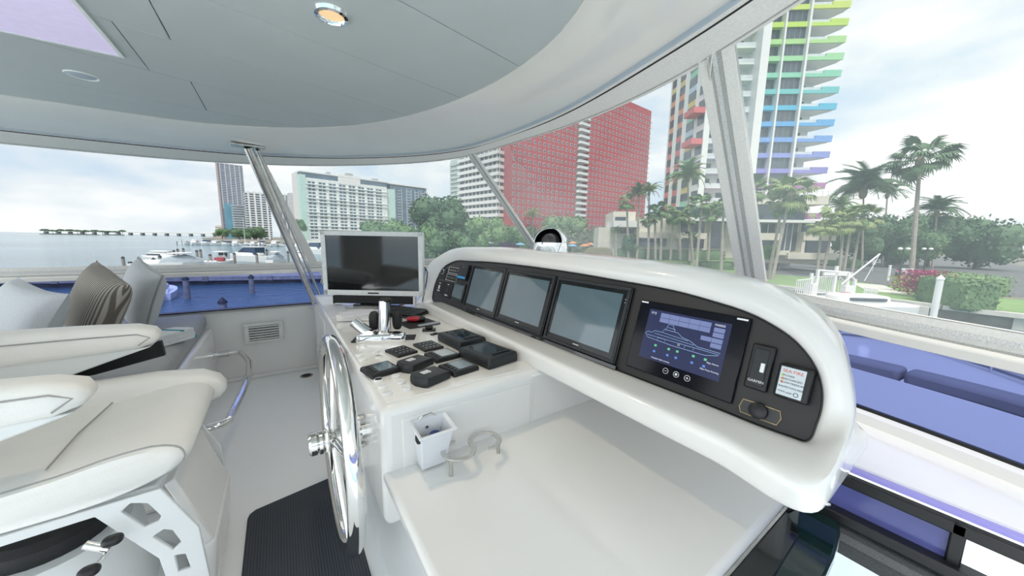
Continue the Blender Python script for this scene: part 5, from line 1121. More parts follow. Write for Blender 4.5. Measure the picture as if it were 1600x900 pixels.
PG = [leafmat('palm_green', (.10, .19, .07), (.20, .30, .11)), leafmat('palm_dark_green', (.06, .13, .06), (.13, .21, .10)), leafmat('palm_yellow_green', (.20, .28, .10), (.32, .37, .16))]
FM = {}
for kd in ('feather', 'fan'):
    for s in range(2):
        for g_ in range(3):
            me = frond_mesh(kd, s+3); me.materials.append(PG[g_]); FM[(kd, s, g_)] = me
PBARK = mat('palm_trunk', (.36, .33, .29), .9, ns=3, na=.2); PSK = mat('dry_palm_skirt', (.26, .22, .15), .95, ns=5, na=.25)
def palm(label, bx_, by_, cx_, cy_, rpx, kd='fan', g_=0, d=None, n=22, group=None, thick=.19, bend=0):
    zb_ = ZG
    if bx_ < 1135 and d is None:                 # the planted bank that rises toward the beige building
        d = 61-(by_-402)*.45; b = col(bx_, by_, d); zb_ = zat(b, bx_, by_)-.1
    elif d is None: b = PZ(bx_, by_, ZG); d = (b-EYE).dot(CF); b = Vector((b.x, b.y))
    else: b = col(bx_, by_, d)
    c2_ = col(cx_, cy_, d); zc = zat(c2_, cx_, cy_); rad = rpx*d/530*1.12
    t = thing('fan_palm' if kd == 'fan' else 'feather_palm', label, 'palm', (b.x, b.y, zb_), group=group)
    top = Vector((c2_.x-b.x, c2_.y-b.y, zc-zb_))
    mid = top*.5+Vector((RT.x, RT.y, 0))*bend
    pts = catmull([Vector((0, 0, -.3)), mid, top], 5); MB().tube(pts, [thick*(1.25-.5*k/(len(pts)-1)) for k in range(len(pts))], 8).build('trunk', PBARK, t)
    MB().sq(top-Vector((0, 0, rad*.12)), (rad*.22, rad*.22, rad*.42), .9, n=10, m=8).build('crown_shaft', PSK, t)
    n = int(n*1.35)
    for k in range(n):
        o = bpy.data.objects.new('frond', FM[(kd, k % 2, g_)]); COL.objects.link(o); o.parent = t; o.location = top
        el = math.radians(R.uniform(-55, 62) if kd == 'fan' else R.uniform(-22, 78)); o.rotation_euler = Euler((R.uniform(-.3, .3), -el, 2.399*k+R.uniform(-.2, .2)), 'XYZ'); s_ = rad*R.uniform(.8, 1.02); o.scale = (s_, s_, s_)
    return t
PALMS = [('leaning fan palm, tallest before the tower balconies', 1206, 438, 1234, 303, 36, 'fan', 2, None, 26), ('dark trunked fan palm crossing behind the leaning palm', 1200, 436, 1222, 318, 26, 'fan', 0, None, 18), ('upright fan palm just right of the wide pillar', 1171, 412, 1172, 298, 27, 'fan', 0, 58, 24), ('tall lone palm at the far right with bare trunk', 1424, 431, 1436, 248, 40, 'fan', 1, None, 26, None, .30),
 ('leftmost palm of the drooping cluster by beige building', 1276, 424, 1283, 350, 24, 'fan', 2, 56, 20), ('second palm of the drooping cluster, trunk leaning right', 1284, 424, 1303, 342, 26, 'fan', 2, 57, 22), ('middle palm of the drooping cluster', 1310, 424, 1318, 345, 25, 'fan', 2, 56, 22), ('fourth palm of the drooping cluster', 1319, 410, 1331, 338, 25, 'fan', 0, 60, 20), ('rightmost palm of the drooping cluster', 1332, 408, 1346, 340, 26, 'fan', 2, 60, 22),
 ('big round crowned date palm above the drooping cluster', 1350, 390, 1348, 296, 40, 'feather', 1, 82, 40), ('smaller feather palm right of the big date palm', 1381, 390, 1385, 303, 21, 'feather', 1, 90, 22), ('dark feather palm at the right edge of the view', 1458, 400, 1462, 330, 27, 'feather', 1, 84, 24), ('feather palm below the big date palm to its left', 1318, 400, 1312, 322, 20, 'feather', 0, 70, 20),
 ('coconut palm with wide drooping crown before the coloured wing', 1078, 402, 1074, 276, 27, 'feather', 0, None, 26), ('leftmost slim palm before the red block', 982, 403, 979, 314, 17, 'fan', 0, None, 20), ('slim palm second from the left before red block', 995, 404, 998, 302, 17, 'feather', 1, None, 20), ('pale feathery palm third from left before the beige building', 1013, 404, 1014, 300, 18, 'feather', 2, None, 18), ('short palm with dense crown, left of the palm group', 1012, 405, 1014, 342, 15, 'fan', 1, None, 20), ('short palm with dark trunk in the palm group', 1024, 406, 1023, 332, 17, 'fan', 1, None, 20), ('palm with bushy crown in the middle of palm group', 1032, 407, 1034, 328, 17, 'fan', 0, None, 20), ('leaning palm with pale trunk in the palm group', 1047, 408, 1052, 338, 15, 'fan', 0, None, 18), ('palm with straight pale trunk nearest the wide hedge gap', 1063, 412, 1061, 335, 18, 'fan', 0, None, 22), ('short bushy dwarf palm under the palm group', 1077, 404, 1077, 370, 13, 'fan', 1, None, 18), ('slim bent palm right of the dwarf palm', 1083, 409, 1077, 342, 13, 'fan', 0, None, 16), ('sturdy palm with bright crown near the lawn edge', 1087, 425, 1096, 320, 22, 'fan', 0, None, 24), ('palm trunk just left of the wide pillar', 1106, 407, 1110, 332, 18, 'fan', 0, None, 20), ('stout palm trunk at the lawn partly behind the pillar', 1126, 428, 1130, 322, 20, 'fan', 0, None, 20), ('small feathery palm before the red wall beside the thin pillar', 834, 385, 832, 336, 14, 'feather', 3-1, 112, 16), ('small palm beside the beige building left corner', 963, 402, 962, 362, 11, 'feather', 0, None, 14)]
for p in PALMS: palm(*p)
bk_pts = []
for x in (930, 990, 1050, 1110, 1150):
    for y, d in ((402, 64), (404, 61), (412, 57), (424, 52), (448, 44)):
        dx = max(0, (x-1110)/40); q = col(x, y, d); z = zat(q, x, y)-.15; z = z*(1-.0*dx)
        bk_pts.append(Vector((q.x, q.y, max(z, ZG-.1))))
bkm = MB(); bkm.add(bk_pts, [(5*i+j, 5*i+j+1, 5*i+j+6, 5*i+j+5) for i in range(4) for j in range(4)]); bkm.add([p+Vector((0, 0, -3)) for p in bk_pts], [(5*i+j, 5*i+j+5, 5*i+j+6, 5*i+j+1) for i in range(4) for j in range(4)])
struct(bkm.build('trim_15', GRASS))
# ------------------------------------------------------------------ hedges and flower beds
def bush_mesh(seed, n, leaf, cols): 
    r = random.Random(seed); v = []; f = []
    for k in range(n):
        p = Vector((r.uniform(-.5, .5), r.uniform(-.5, .5), r.uniform(0, 1)))
        ax = r.choice((0, 1, 2, 2)); 
        if ax == 0: p.x = math.copysign(.5, p.x)*r.uniform(.97, 1.02)
        elif ax == 1: p.y = math.copysign(.5, p.y)*r.uniform(.97, 1.04)
        else: p.z = r.uniform(.96, 1.05)
        v.append(p); 
    return v
def bank(x, y, d): q = col(x, y, d); return (q.x, q.y, zat(q, x, y))
def hedge(label, a, b, w, h, m, name='hedge', cat='hedge', n=1500, leaf=.22):
    zz = a[2] if len(a) > 2 else ZG
    a, b = Vector((a[0], a[1], 0)), Vector((b[0], b[1], 0)); L = (b-a).length; d = (b-a).normalized(); c = (a+b)/2
    t = thing(name, label, cat, (c.x, c.y, zz-.1), rz=math.atan2(d.y, d.x))
    MB().sq((0, 0, h*.45), (L, w, h*.95), .22, n=24, m=8).build('bush_core', m, t)
    r = random.Random(n+int(L)); v = []; f = []
    for p in bush_mesh(5, n, leaf, None):
        q = Vector((p.x*L, p.y*w, p.z*h*.93)); u = Vector((r.gauss(0, 1), r.gauss(0, 1), r.gauss(0, 1))).normalized(); s = u.cross(Vector((.3, .5, .8))).normalized(); z = leaf*r.uniform(.6, 1.3); k = len(v)
        v += [q-u*z*.5, q+s*z*.4, q+u*z*.5, q-s*z*.4]; f.append((k, k+1, k+2, k+3))
    me = MB().add(v, f).build('leaves', m, t, kind='stuff', smooth=False); return t
def g2(x, y): p = PZ(x, y, ZG); return (p.x, p.y)
hedge('long clipped hedge along the beige building wall', bank(962, 402, 62), bank(1128, 408, 61), 1.6, 1.7, GR[1])
hedge('low clipped hedge row nearer the lawn in front of palms', bank(965, 412, 57), bank(1075, 416, 56), 1.4, .9, GR[2]); hedge('low dark hedge left of the wide pillar foot', bank(1092, 419, 55), bank(1142, 424, 54), 1.6, 1.3, GR[1])
hedge('dark hedge below the windows right of the wide pillar', g2(1150, 404), g2(1215, 412), 2.2, 2.0, GR[0]); hedge('dark hedge beneath the drooping palm cluster', g2(1262, 412), g2(1338, 420), 2.2, 2.4, GR[0])
hedge('green hedge at the far right by the sea wall', g2(1452, 470), g2(1530, 486), 2.4, 2.6, GR[1]); hedge('light lawn hedge behind the magenta flowers', g2(1455, 448), g2(1540, 462), 4, 2.3, GR[2])
YEL = leafmat('yellow_croton', (.42, .30, .03), (.58, .42, .05)); MAG = leafmat('magenta_bougainvillea', (.36, .03, .13), (.55, .08, .24))
def shrub(label, x, y, wpx, hpx, m, name='flowering_shrub', n=700):
    p = PZ(x, y, ZG); d = (p-EYE).dot(CF); k = d/530; t = thing(name, label, 'shrub', p)
    v, f = [], []; r = random.Random(int(x)); w, h = wpx*k, hpx*k
    for _ in range(n):
        q = Vector((r.gauss(0, .26)*w, r.gauss(0, .26)*w, (.1+.85*r.random()**.8)*h)); u = Vector((r.gauss(0, 1), r.gauss(0, 1), r.gauss(0, 1))).normalized(); s = u.cross(Vector((.3, .5, .8))).normalized(); z = .26*r.uniform(.6, 1.3); b = len(v)
        v += [q-u*z*.5, q+s*z*.4, q+u*z*.5, q-s*z*.4]; f.append((b, b+1, b+2, b+3))
    MB().add(v, f).build('foliage', m, t, kind='stuff', smooth=False); MB().tube([(0, 0, -.1), (0, 0, h*.6)], .05, 6).build('stem', BARK, t); return t
shrub('yellow leaved shrub on the lawn by the leaning palm', 1249, 411, 22, 13, YEL); shrub('small pink shrub behind the yellow leaved shrub', 1250, 402, 8, 8, MAG, n=160); shrub('big magenta flowering bush at the right near the sea wall', 1436, 464, 40, 44, MAG, n=1800); shrub('magenta flowers running along the lawn hedge top', 1462, 450, 26, 26, MAG, n=800); shrub('yellow green leafy plant beside the magenta bush', 1405, 455, 22, 26, leafmat('lime_leaf', (.30, .38, .05), (.5, .45, .07)), n=350); shrub('small pink flowering shrub on the terrace left of the compass', 785, 389, 12, 8, MAG, n=140)
# ------------------------------------------------------------------ terrace, umbrellas, lamps, car, small posts
tp = col(900, 392, 104); te = bldg('terrace_wall', 'low cream terrace wall beneath the sun umbrellas', tp, dT, 'wall')
s0, s1 = hit(tp, dT, 838, 392), hit(tp, dT, 968, 392); MB().bb((s0, 0, 0), (s1, .4, 1.5)).build('wall', CONC, te); MB().bb((s0, -.1, 1.5), (s1, .5, 1.65)).build('coping', WPNT, te)
UM = {'blue': mat('blue_canvas', (.22, .42, .66), .8, ns=3), 'orange': mat('orange_canvas', (.72, .28, .10), .8, ns=3), 'cream': mat('cream_canvas', (.74, .70, .58), .8, ns=3)}
for x, y, d, c, lab in ((894, 381, 100, 'blue', 'blue sun umbrella nearest the compass'), (895, 377, 108, 'orange', 'orange sun umbrella peeking above the blue one'), (914, 381, 100, 'orange', 'orange sun umbrella in the middle of the row'), (923, 379, 110, 'orange', 'farther orange umbrella beside the white umbrellas'), (931, 380, 108, 'blue', 'blue umbrella right of the orange ones'), (939, 382, 100, 'cream', 'cream sun umbrella at the right end'), (813, 379, 100, 'blue', 'blue umbrella left of the compass behind the pillar')):
    P = col(x, y, d); t = thing('sun_umbrella', lab, 'umbrella', (P.x, P.y, ZG), group=None); zt = zat(P, x, y)-ZG; zt = max(zt, 2.2)
    MB().lathe([(1.5, zt-.65), (1.45, zt-.6), (.75, zt-.25), (.05, zt), (0, zt)], 8).build('canopy', UM[c], t, smooth=False); MB().tube([(0, 0, 0), (0, 0, zt)], .04, 6).build('pole', WPNT, t)
for x, yb, xt, yt, lab in ((1404, 438, 1411, 390, 'left black lamp post with white twin heads by the road'), (1441, 433, 1447, 390, 'right black lamp post with white twin heads by the road')):
    b = PZ(x, yb, ZG); zt = zat(Vector((b.x, b.y)), xt, yt)-ZG; t = thing('lamp_post', lab, 'lamp post', b, rz=AZ)
    MB().lathe([(.22, 0), (.2, .5), (.12, .6), (.10, zt-.2), (.0, zt)], 12).build('post', BLK, t)
    for s in (-1, 1): MB().tube([(0, 0, zt-.25), (s*.3, 0, zt), (s*.55, 0, zt+.05)], .05, 6).build('arm', BLK, t); MB().sq((s*.6, 0, zt+.12), (.62, .45, .42), .8).build('lamp_head', WPNT, t)
cb_ = PZ(1414, 432, ZG); ca = thing('parked_car', 'silver car parked beside the road behind the lamp post', 'car', cb_, rz=.3)
CARP = mat('silver_car_paint', (.55, .58, .60), .2, .3, ns=4)
bo = [(-2.2, .35), (2.2, .35), (2.25, .75), (1.3, .95), (.7, 1.42), (-1.2, 1.45), (-1.9, 1.0), (-2.25, .9)]
MB().prism(bo, -.85, .85, Matrix(((1, 0, 0), (0, 0, -1), (0, 1, 0)))).build('body', CARP, ca, bevel=.08); MB().prism([(1.2, .97), (.66, 1.36), (-1.15, 1.38), (-1.7, 1.02)], -.87, .87, Matrix(((1, 0, 0), (0, 0, -1), (0, 1, 0)))).build('windows', DGLS, ca, bevel=.02)
for x in (-1.35, 1.4):
    for y in (-.8, .8): MB().lathe([(.33, -.1), (.33, .1)], 16, (x, y, .33), Matrix.Rotation(math.pi/2, 3, 'X')).build('wheel', BLKM, ca)
for i, (x, y, h) in enumerate(((1074, 424, 1.1), (965, 407, 1.0), (1387, 439, 2.4), (1330, 434, .9))):
    b = PZ(x, y, ZG); o = MB().lathe([(.16, 0), (.16, h-.12), (.19, h-.12), (.19, h-.05), (.05, h)], 12).build('bollard', WPNT); o.location = b; tag(o, ['short white bollard on the lawn edge below the palm group', 'short white bollard just right of the beige cover', 'tall white bollard left of the lamp posts', 'short white bollard behind the white gangway'][i], 'bollard')
sgn = PZ(1363, 424, ZG); t = thing('road_sign', 'small pale road sign beside the driveway', 'sign', sgn, rz=AZ); MB().bb((-.04, -.04, 0), (.04, .04, 2.3)).build('post', WPNT, t); MB().bb((-.35, -.08, 1.4), (.35, -.04, 2.4)).build('plate', CONC, t)
fp = PZ(1462, 487, ZG); 
t = thing('white_pile', 'tall white mooring pile at the far right edge', 'pile', (fp.x-1.2, fp.y, ZWA)); MB().tube([(0, 0, -1), (0, 0, 3.9)], .2, 12).build('shaft', WPNT, t); MB().lathe([(.24, 3.9), (.22, 4.0), (0, 4.25)], 12).build('cap', WPNT, t)
# ------------------------------------------------------------------ white gangway platform and boat deck alongside
gp = PZ(1300, 480, ZG-.6); gw = thing('boarding_gangway', 'white boarding platform with slatted railings beside the sea wall', 'gangway', gp, rz=AZ-.05)
gk = (gp-EYE).dot(CF)/530
def gx(x): return (x-1300)*gk
def gz(y): return (482-y)*gk
def railpan(x0, x1, y0a, y0b, y1, off, n):
    MB().tube([(gx(x0), off, gz(y0a)), (gx(x1), off, gz(y0b))], .05, 6).build('top_rail', WPNT, gw); MB().tube([(gx(x0), off, gz(y1)), (gx(x1), off, gz(y1))], .05, 6).build('bottom_rail', WPNT, gw)
    for k in range(n+1):
        f = k/n; x = gx(x0+(x1-x0)*f); MB().box((x, off, (gz(y0a+(y0b-y0a)*f)+gz(y1))/2), (.055, .05, abs(gz(y0a+(y0b-y0a)*f)-gz(y1)))).build('slat', WPNT, gw, smooth=False)
railpan(1242, 1266, 441, 438, 464, .0, 8); railpan(1280, 1318, 437, 436, 462, 1.2, 13); railpan(1318, 1334, 436, 446, 466, .9, 5); railpan(1344, 1363, 450, 452, 466, .0, 7)
for x, y0 in ((1268, 430), (1277, 424), (1323, 427), (1334, 438), (1304, 418)): MB().bb((gx(x)-.1, .3, gz(484)), (gx(x)+.1, .5, gz(y0))).build('post', WPNT, gw)
MB().tube([(gx(1277), .4, gz(425)), (gx(1323), .4, gz(428)), (gx(1334), .4, gz(440))], .09, 8).build('arch_rail', WPNT, gw); MB().bb((gx(1285), .3, gz(433)), (gx(1320), .45, gz(428))).build('arch_panel', WPNT, gw)
MB().bb((gx(1264), .1, gz(488)), (gx(1276), .7, gz(446))).build('pillar', WPNT, gw, bevel=.03); MB().bb((gx(1318), .1, gz(488)), (gx(1330), .7, gz(448))).build('pillar', WPNT, gw, bevel=.03)
MB().bb((gx(1240), -.6, gz(468)-.5), (gx(1364), 2.2, gz(468))).build('deck', WPNT, gw, bevel=.03); MB().tube([(gx(1312), .2, gz(446)), (gx(1361), .2, gz(398))], .07, 6).build('davit', WPNT, gw); MB().tube([(gx(1361), .2, gz(398)), (gx(1345), .2, gz(440))], .03, 6).build('davit_line', SILV, gw)
MB().bb((gx(1298), -1.1, gz(476)), (gx(1309), -.7, gz(456))).build('fuel_tank', mat('dull_red', (.40, .06, .08), .5, ns=5), gw, bevel=.05)
wb = PZ(1340, 486, ZWA+.9); bt = thing('moored_white_boat', 'low white moored boat below the boarding platform', 'boat', wb, rz=AZ-.12)
bk_ = (wb-EYE).dot(CF)/530
MB().loft([[Vector((x, y*s, z)) for y, z in ((-1.4, .75), (-1.2, -.6), (1.2, -.6), (1.4, .75))] for x, s in ((-5.5, .9), (-3, 1), (1, 1), (3.2, .8), (4.0, .45))], True, True).build('hull', WPNT, bt, bevel=.1); MB().sq((-.2, 0, 1.0), (4, 1.9, .9), .35).build('cabin', WPNT, bt); MB().sq((-.1, -.5, 1.12), (2.9, 1.1, .3), .3).build('windows', DGLS, bt); MB().sq((-3.5, 0, .8), (2.5, 2.0, .5), .3).build('cockpit', WPNT, bt)
# ------------------------------------------------------------------ marina on the left: pilings, boats, docks, bridge, islands
pr = thing('mooring_piling', 'grey wooden mooring piling with dark cap', 'piling', (0, 0, ZWA))
MB().tube([(0, 0, -1), (0, 0, 2.9)], [.27, .24], 10).build('shaft', WOOD, pr); MB().lathe([(.30, 2.85), (.28, 2.98), (0, 3.3)], 10).build('cap', CAPM, pr)
first = [True]
def piling(x, yt, d, h, label):
    P = col(x, yt, d); z = zat(P, x, yt); s = 1.0
    o = pr if first[0] else dup(pr); first[0] = False
    o.location = (P.x, P.y, z-3.3); o['label'] = label; o['group'] = 'mooring pilings in the marina'; return o
PIL = [(187+0, 0, 0)]
for x, yt, d, lab in ((190, 400, 66, 'lone piling at far left beyond the cushions'), (238, 402, 62, 'piling left of the small centre boat, dark cap'), (248, 398, 66, 'taller piling right beside the small left boat'), (264, 391, 80, 'first piling of the tight row of three'), (270, 390, 83, 'middle piling of the tight row of three'), (276, 388, 86, 'last piling of the tight row of three'), (285, 387, 88, 'single piling standing right of the row of three'), (306, 390, 76, 'left piling of the pair by the covered boat'), (312, 389, 79, 'right piling of the pair by the covered boat'), (327, 396, 68, 'pale piling left of the three outboard engines'), (365, 394, 72, 'piling right of the outboard engines boat'), (400, 395, 72, 'piling before the dark windowed cruiser hull'), (416, 389, 85, 'piling just left of the steel post'), (405, 371, 150, 'distant piling behind the cruiser stern'), (449, 392, 80, 'piling seen between post and pillar'), (275, 359+18, 200, 'distant piling at the end of far dock'), (283, 413, 62, 'piling top below the covered boat')): piling(x, yt, d, 0, lab)
for x, yt, d, lab, r_ in ((288, 430, 33, 'left piling at the dock seen through the purple side glass', 1), (391, 428, 37, 'right piling at the dock seen through the purple side glass', 1), (346, 464, 24, 'closest piling top with black cone cap through purple glass', 1)):
    piling(x, yt, d, 0, lab)
HULLW = mat('boat_gelcoat', (.80, .81, .81), .25, ns=1, na=.02); NAVY = mat('navy_canvas', (.03, .06, .14), .8, ns=4); TANC = mat('grey_boat_cover', (.34, .40, .45), .8, ns=3, na=.1)
def boat(label, x, yw, d, L, rz, kd='cruiser', name='motor_boat'):
    P = col(x, yw, d); t = thing(name, label, 'boat', (P.x, P.y, ZWA), rz=rz)
    B = L*.30; secs = []
    for f, w, zk in ((-.5, .82, 0), (-.3, .95, -.05), (0, 1, -.05), (.25, .85, 0), (.4, .5, .1), (.5, .06, .45)):
        sh_ = L*.11*(1+.5*max(0, f)); secs.append([Vector((f*L, y*w*B/2, z)) for y, z in ((-1, sh_), (-.85, zk*L*.1-.2), (0, zk*L*.1-.4), (.85, zk*L*.1-.2), (1, sh_))])
    MB().loft(secs, True, True).build('hull', HULLW, t, angle=30)
    hgt = L*.11
    if kd == 'cruiser':
        MB().sq((-.02*L, 0, hgt+L*.045), (L*.52, B*.74, L*.12), .35).build('cabin', HULLW, t); MB().sq((.0*L, 0, hgt+L*.062), (L*.46, B*.77, L*.05), .3).build('cabin_windows', DGLS, t); MB().sq((-.06*L, 0, hgt+L*.14), (L*.42, B*.75, L*.03), .4).build('hardtop', HULLW, t); MB().sq((-.33*L, 0, hgt+.15), (L*.2, B*.7, .5), .3).build('cockpit', HULLW, t)
    elif kd == 'express':
        MB().sq((.05*L, 0, hgt+L*.03), (L*.6, B*.8, L*.09), .5).build('cabin', HULLW, t); MB().prism([(-.22*L, hgt+L*.02), (.22*L, hgt+L*.05), (.06*L, hgt+L*.16), (-.22*L, hgt+L*.17)], -B*.36, B*.36, Matrix(((1, 0, 0), (0, 0, -1), (0, 1, 0)))).build('windscreen', mat('navy_glass', (.03, .06, .12), .1, ns=1), t, bevel=.05)
        MB().box((-.10*L, 0, hgt+L*.175), (L*.38, B*.75, .14)).build('hardtop', HULLW, t, bevel=.05); MB().sq((.12*L, -B*.43, hgt*.62), (L*.25, .1, L*.03), .4).build('hull_window', DGLS, t)
    elif kd == 'console':
        for k in range(3):
            e = MB().sq((-.54*L, (k-1)*.75, hgt*.9), (.7, .55, 1.0), .5).build('outboard_cowl', HULLW, t); MB().lathe([(.24, 0), (.24, .02), (0, .03)], 14, (-.54*L-.36, (k-1)*.75, hgt*.95), Matrix.Rotation(-math.pi/2, 3, 'Y')).build('cowl_panel', TANC, e)
        MB().box((0, 0, hgt+2.0), (L*.34, B*.8, .12)).build('hard_top', HULLW, t, bevel=.04)
        for sx in (-1, 1):
            for sy in (-1, 1): MB().tube([(sx*L*.12, sy*B*.3, hgt-.2), (sx*L*.14, sy*B*.36, hgt+2)], .05, 6).build('top_leg', HULLW, t)
        MB().sq((.02*L, 0, hgt+.5), (1.4, 1.1, 1.5), .4).build('console', HULLW, t); MB().box((.08*L, 0, hgt+1.3), (.08, 1.5, .9)).build('windscreen', DGLS, t); MB().sq((-.16*L, -.2, hgt+.5), (.9, 1.7, .8), .4).build('seat', mat('maroon_cushion', (.30, .05, .07), .7, ns=3), t)
    elif kd == 'covered':
        MB().loft([[Vector((f*L, y*w*B/2, hgt+z*h)) for y, z in ((-1, 0), (-.5, .8), (0, 1), (.5, .8), (1, 0))] for f, w, h in ((-.5, .8, .5), (-.25, .95, 1.2), (.05, 1, 1.5), (.3, .75, .8), (.47, .15, .3))], True, True).build('cover', TANC, t, angle=30); MB().sq((-.05*L, 0, hgt+1.75), (L*.42, B*.8, .3), .5).build('hard_top', HULLW, t)
    elif kd == 'skiff':
        MB().sq((-.1*L, 0, hgt+.25), (L*.3, B*.4, .9), .4).build('console', HULLW, t); MB().sq((-.35*L, 0, hgt), (L*.16, B*.6, .5), .35).build('seat', HULLW, t); MB().sq((-.54*L, 0, hgt*.8), (.6, .45, 1.0), .5).build('outboard_cowl', BLK, t)
    return t
B0 = AZ
BO = [('white cabin cruiser farthest left, two dark windows', 248, 408, 78, 9.5, B0+3.0, 'cruiser'), ('small open white boat at left below the cabin cruiser', 246, 417, 62, 8.5, B0+.1, 'skiff'), ('grey covered boat with white hard top', 287, 414, 66, 8.5, B0+1.2, 'covered'), ('sport boat with three white outboard engines', 346, 406, 70, 8.5, B0+1.9, 'console'), ('white express cruiser with sloping navy windscreen', 392, 404, 84, 12.5, B0+2.95, 'express'), ('small grey covered boat just left of the steel post', 433, 406, 82, 7, B0+1.7, 'covered'), ('white boat between post and canvas pillar', 470, 408, 92, 9, B0+2.2, 'cruiser'), ('large white yacht right behind the canvas pillar', 492, 388, 125, 15, B0+2.9, 'express'), ('white motor yacht left of the television top', 478, 380, 160, 16, B0+.3, 'cruiser'),
 ('small grey covered boat on the water right of the television', 672, 398, 105, 8, B0+.4, 'covered')]
for b in BO: boat(*b)
BO2 = [('distant boat with dark canopy at end of far dock', 290, 'covered', 9), ('distant wide motor yacht second in the far row', 303, 'cruiser', 13), ('distant motor yacht third in the far row', 321, 'express', 12), ('distant motor yacht fourth in the far row', 337, 'cruiser', 12), ('distant small yacht fifth in the far row', 353, 'express', 10), ('distant tall flybridge yacht in the far row', 367, 'cruiser', 13), ('distant sail yacht hull with mast in the far row', 382, 'skiff', 12), ('distant yacht beside the mast in the far row', 395, 'cruiser', 11), ('distant yacht left of the steel post in far row', 408, 'express', 12), ('distant yacht just behind the steel post in far row', 430, 'cruiser', 14)]
for lab, x, kd, L in BO2:
    t = boat(lab, x, 374, 205, L, B0-1.2+R.uniform(-.2, .2), kd)
    if 'mast' in lab and 'hull' in lab: MB().tube([(0, 0, 1), (0, 0, 17)], .12, 6).build('mast', WPNT, t)
dk = thing('far_dock', 'distant white dock line beneath the far row of boats', 'dock', (*col(350, 374, 208), ZWA), rz=AZ-.1)
MB().bb((-30, -1, .7), (40, 1, 1.1)).build('deck', WPNT, dk)
for k in range(9): MB().tube([(-28+k*8, -1.1, -1), (-28+k*8, -1.1, 2.6)], .2, 6).build('pile', WOOD, dk)
p0, p1 = PZ(225, 434, ZWA+1.0), PZ(520, 430, ZWA+1.0); dd = (p1-p0); nd = thing('near_dock', 'weathered concrete dock crossing behind the purple side glass', 'dock', (p0.x, p0.y, ZWA), rz=math.atan2(dd.y, dd.x))
MB().bb((-20, -.5, .55), (dd.length+8, 3.2, 1.05)).build('deck', mat('mossy_concrete', (.30, .29, .28), .9, ns=1.4, na=.25), nd); MB().bb((-20, -.2, -.6), (dd.length+8, .3, .55)).build('fascia_beam', mat('wet_concrete', (.10, .10, .10), .8, ns=1, na=.4), nd)
for k in range(6): MB().bb((k*7-8, -.6, .5), (k*7-7.4, -.45, 1.1)).build('fender', WOOD, nd)
boat('small pale skiff moored at the dock behind purple glass', 258, 466, 34, 6.2, B0+2.25, 'skiff')
q0 = col(60, 361, 1150); q1 = col(345, 364, 1150); bd = (q1-q0); br = bldg('causeway_bridge', 'long low concrete causeway bridge across the bay', q0, bd.normalized(), 'bridge')
MB().bb((0, 0, 3.8+3.4), (bd.length, 8, 3.8+6)).build('deck', CONC, br)
for k in range(15): MB().bb((bd.length*(k+.3)/15, -.5, -2), (bd.length*(k+.3)/15+7, 8, 3.8+3.4)).build('pier', mat('dark_grey_pier', (.16, .18, .20), .9, ns=.1), br)  # dark grey piers under the pale concrete deck
for x0, x1, d, lab in ((60, 152, 900, 'low wooded island at the far left of the bay'), (160, 190, 1000, 'tiny islet with few trees before the bridge')):
    a, b = col(x0, 361, d), col(x1, 361, d); c = (a+b)/2; L = (b-a).length; t = thing('bay_island', lab, 'island', (c.x, c.y, ZWA), rz=AZ); MB().sq((0, 0, 0), (L, 20, 5), .6).build('bank', mat('island_scrub', (.06, .09, .07), .9, ns=.05, na=.3), t)
    for k in range(int(L/22)+1):
        x = -L/2+12+k*22; zz = R.uniform(9, 13); MB().tube([(x, 0, 0), (x, 0, zz)], .5, 5).build('trunk', BARK, t); o = bpy.data.objects.new('crown', CM[(k % 3, 0)]); COL.objects.link(o); o.parent = t; o.location = (x, 0, zz); o.scale = (13, 8, 4.5)
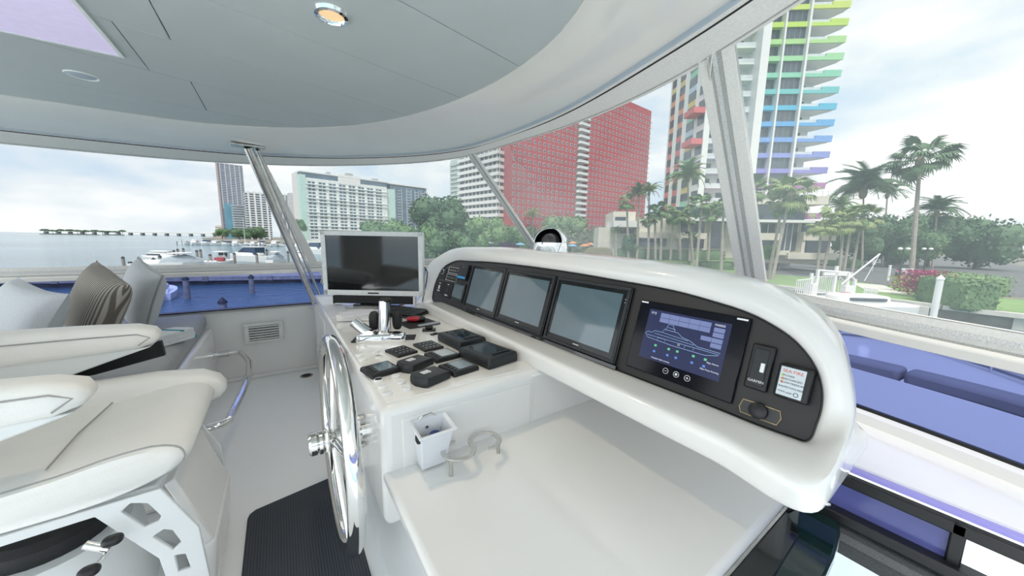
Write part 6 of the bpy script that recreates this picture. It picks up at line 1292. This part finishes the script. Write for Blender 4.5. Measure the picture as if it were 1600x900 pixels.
# ------------------------------------------------------------------ the boat's own foredeck, seen through the purple windscreen
LAV = mat('foredeck_gelcoat', (.40, .40, .40), .35, ns=.8, na=.02)
fd = MB(); pts = catmull([(1.6, -2.4, 0), (6, -2.1, 0), (10.5, -.8, 0), (12.6, 1.46, 0), (10.5, 3.7, 0), (6, 5.0, 0), (1.6, 5.3, 0)], 6)
fdk = thing('foredeck', 'white curved foredeck of the yacht seen through the purple windscreen', 'deck', (4, 1.46, -1.0))
MB().prism([(p.x-4, p.y-1.46) for p in pts], -.9, 0).build('deck', LAV, fdk, bevel=.03); MB().tube([(p.x-4, p.y-1.46, .05) for p in pts], .05, 6).build('toe_rail', LAV, fdk)
MB().prism([(-2.2, -2.6), (2.6, -2.3), (3.9, 0), (2.6, 2.3), (-2.2, 2.6)], 0, .42).build('coachroof', LAV, fdk, bevel=.12, seg=3)
rl = thing('bow_rail', 'steel bow rail with short posts around the foredeck edge', 'rail', (4, 1.46, -1.0))
MB().tube([((p.x-4)*.97, (p.y-1.46)*.97, .62) for p in pts], .022, 8).build('top_rail', STEEL, rl); MB().tube([((p.x-4)*.97, (p.y-1.46)*.97, .32) for p in pts], .014, 8).build('mid_rail', STEEL, rl)
for p in pts[2:-2:3]: MB().tube([((p.x-4)*.97, (p.y-1.46)*.97, 0), ((p.x-4)*.97, (p.y-1.46)*.97, .62)], .018, 8).build('post', STEEL, rl)
padm = mat('grey_sunpad', (.17, .17, .185), .8, ns=4, na=.05, bump=.1, bs=60)
sp2 = thing('foredeck_sunpad', 'grey curved sunpad backrest on the foredeck', 'sunpad', (6.6, 1.46, -.58))
for k in range(3):
    a0_, a1_ = -1.05+.70*k, -1.05+.70*k+.68; arc_ = [a0_+(a1_-a0_)*i/6 for i in range(7)]
    poly = [(1.0*math.cos(a)*.9-.3, 2.3*math.sin(a)) for a in arc_]+[(1.0*math.cos(a)*.9+.05, 2.45*math.sin(a)) for a in reversed(arc_)]
    MB().prism(poly, 0, .2).build('pad_section', padm, sp2, bevel=.05)
brow = MB(); bp = [(p.x+.02, p.y) for p in Gc[30:84]]
far = [(p.x+1.0, 1.46+(p.y-1.46)*.96) for p in reversed(Gc[30:84])]
struct(MB().loft([[Vector((a[0], a[1], K-.52*K)), Vector((b[0], b[1], K-.52*K)), Vector((b[0], b[1], K-.56*K)), Vector((a[0], a[1], K-.56*K))] for a, b in zip(bp, reversed(far))], True, True).build('trim_14', LAV))
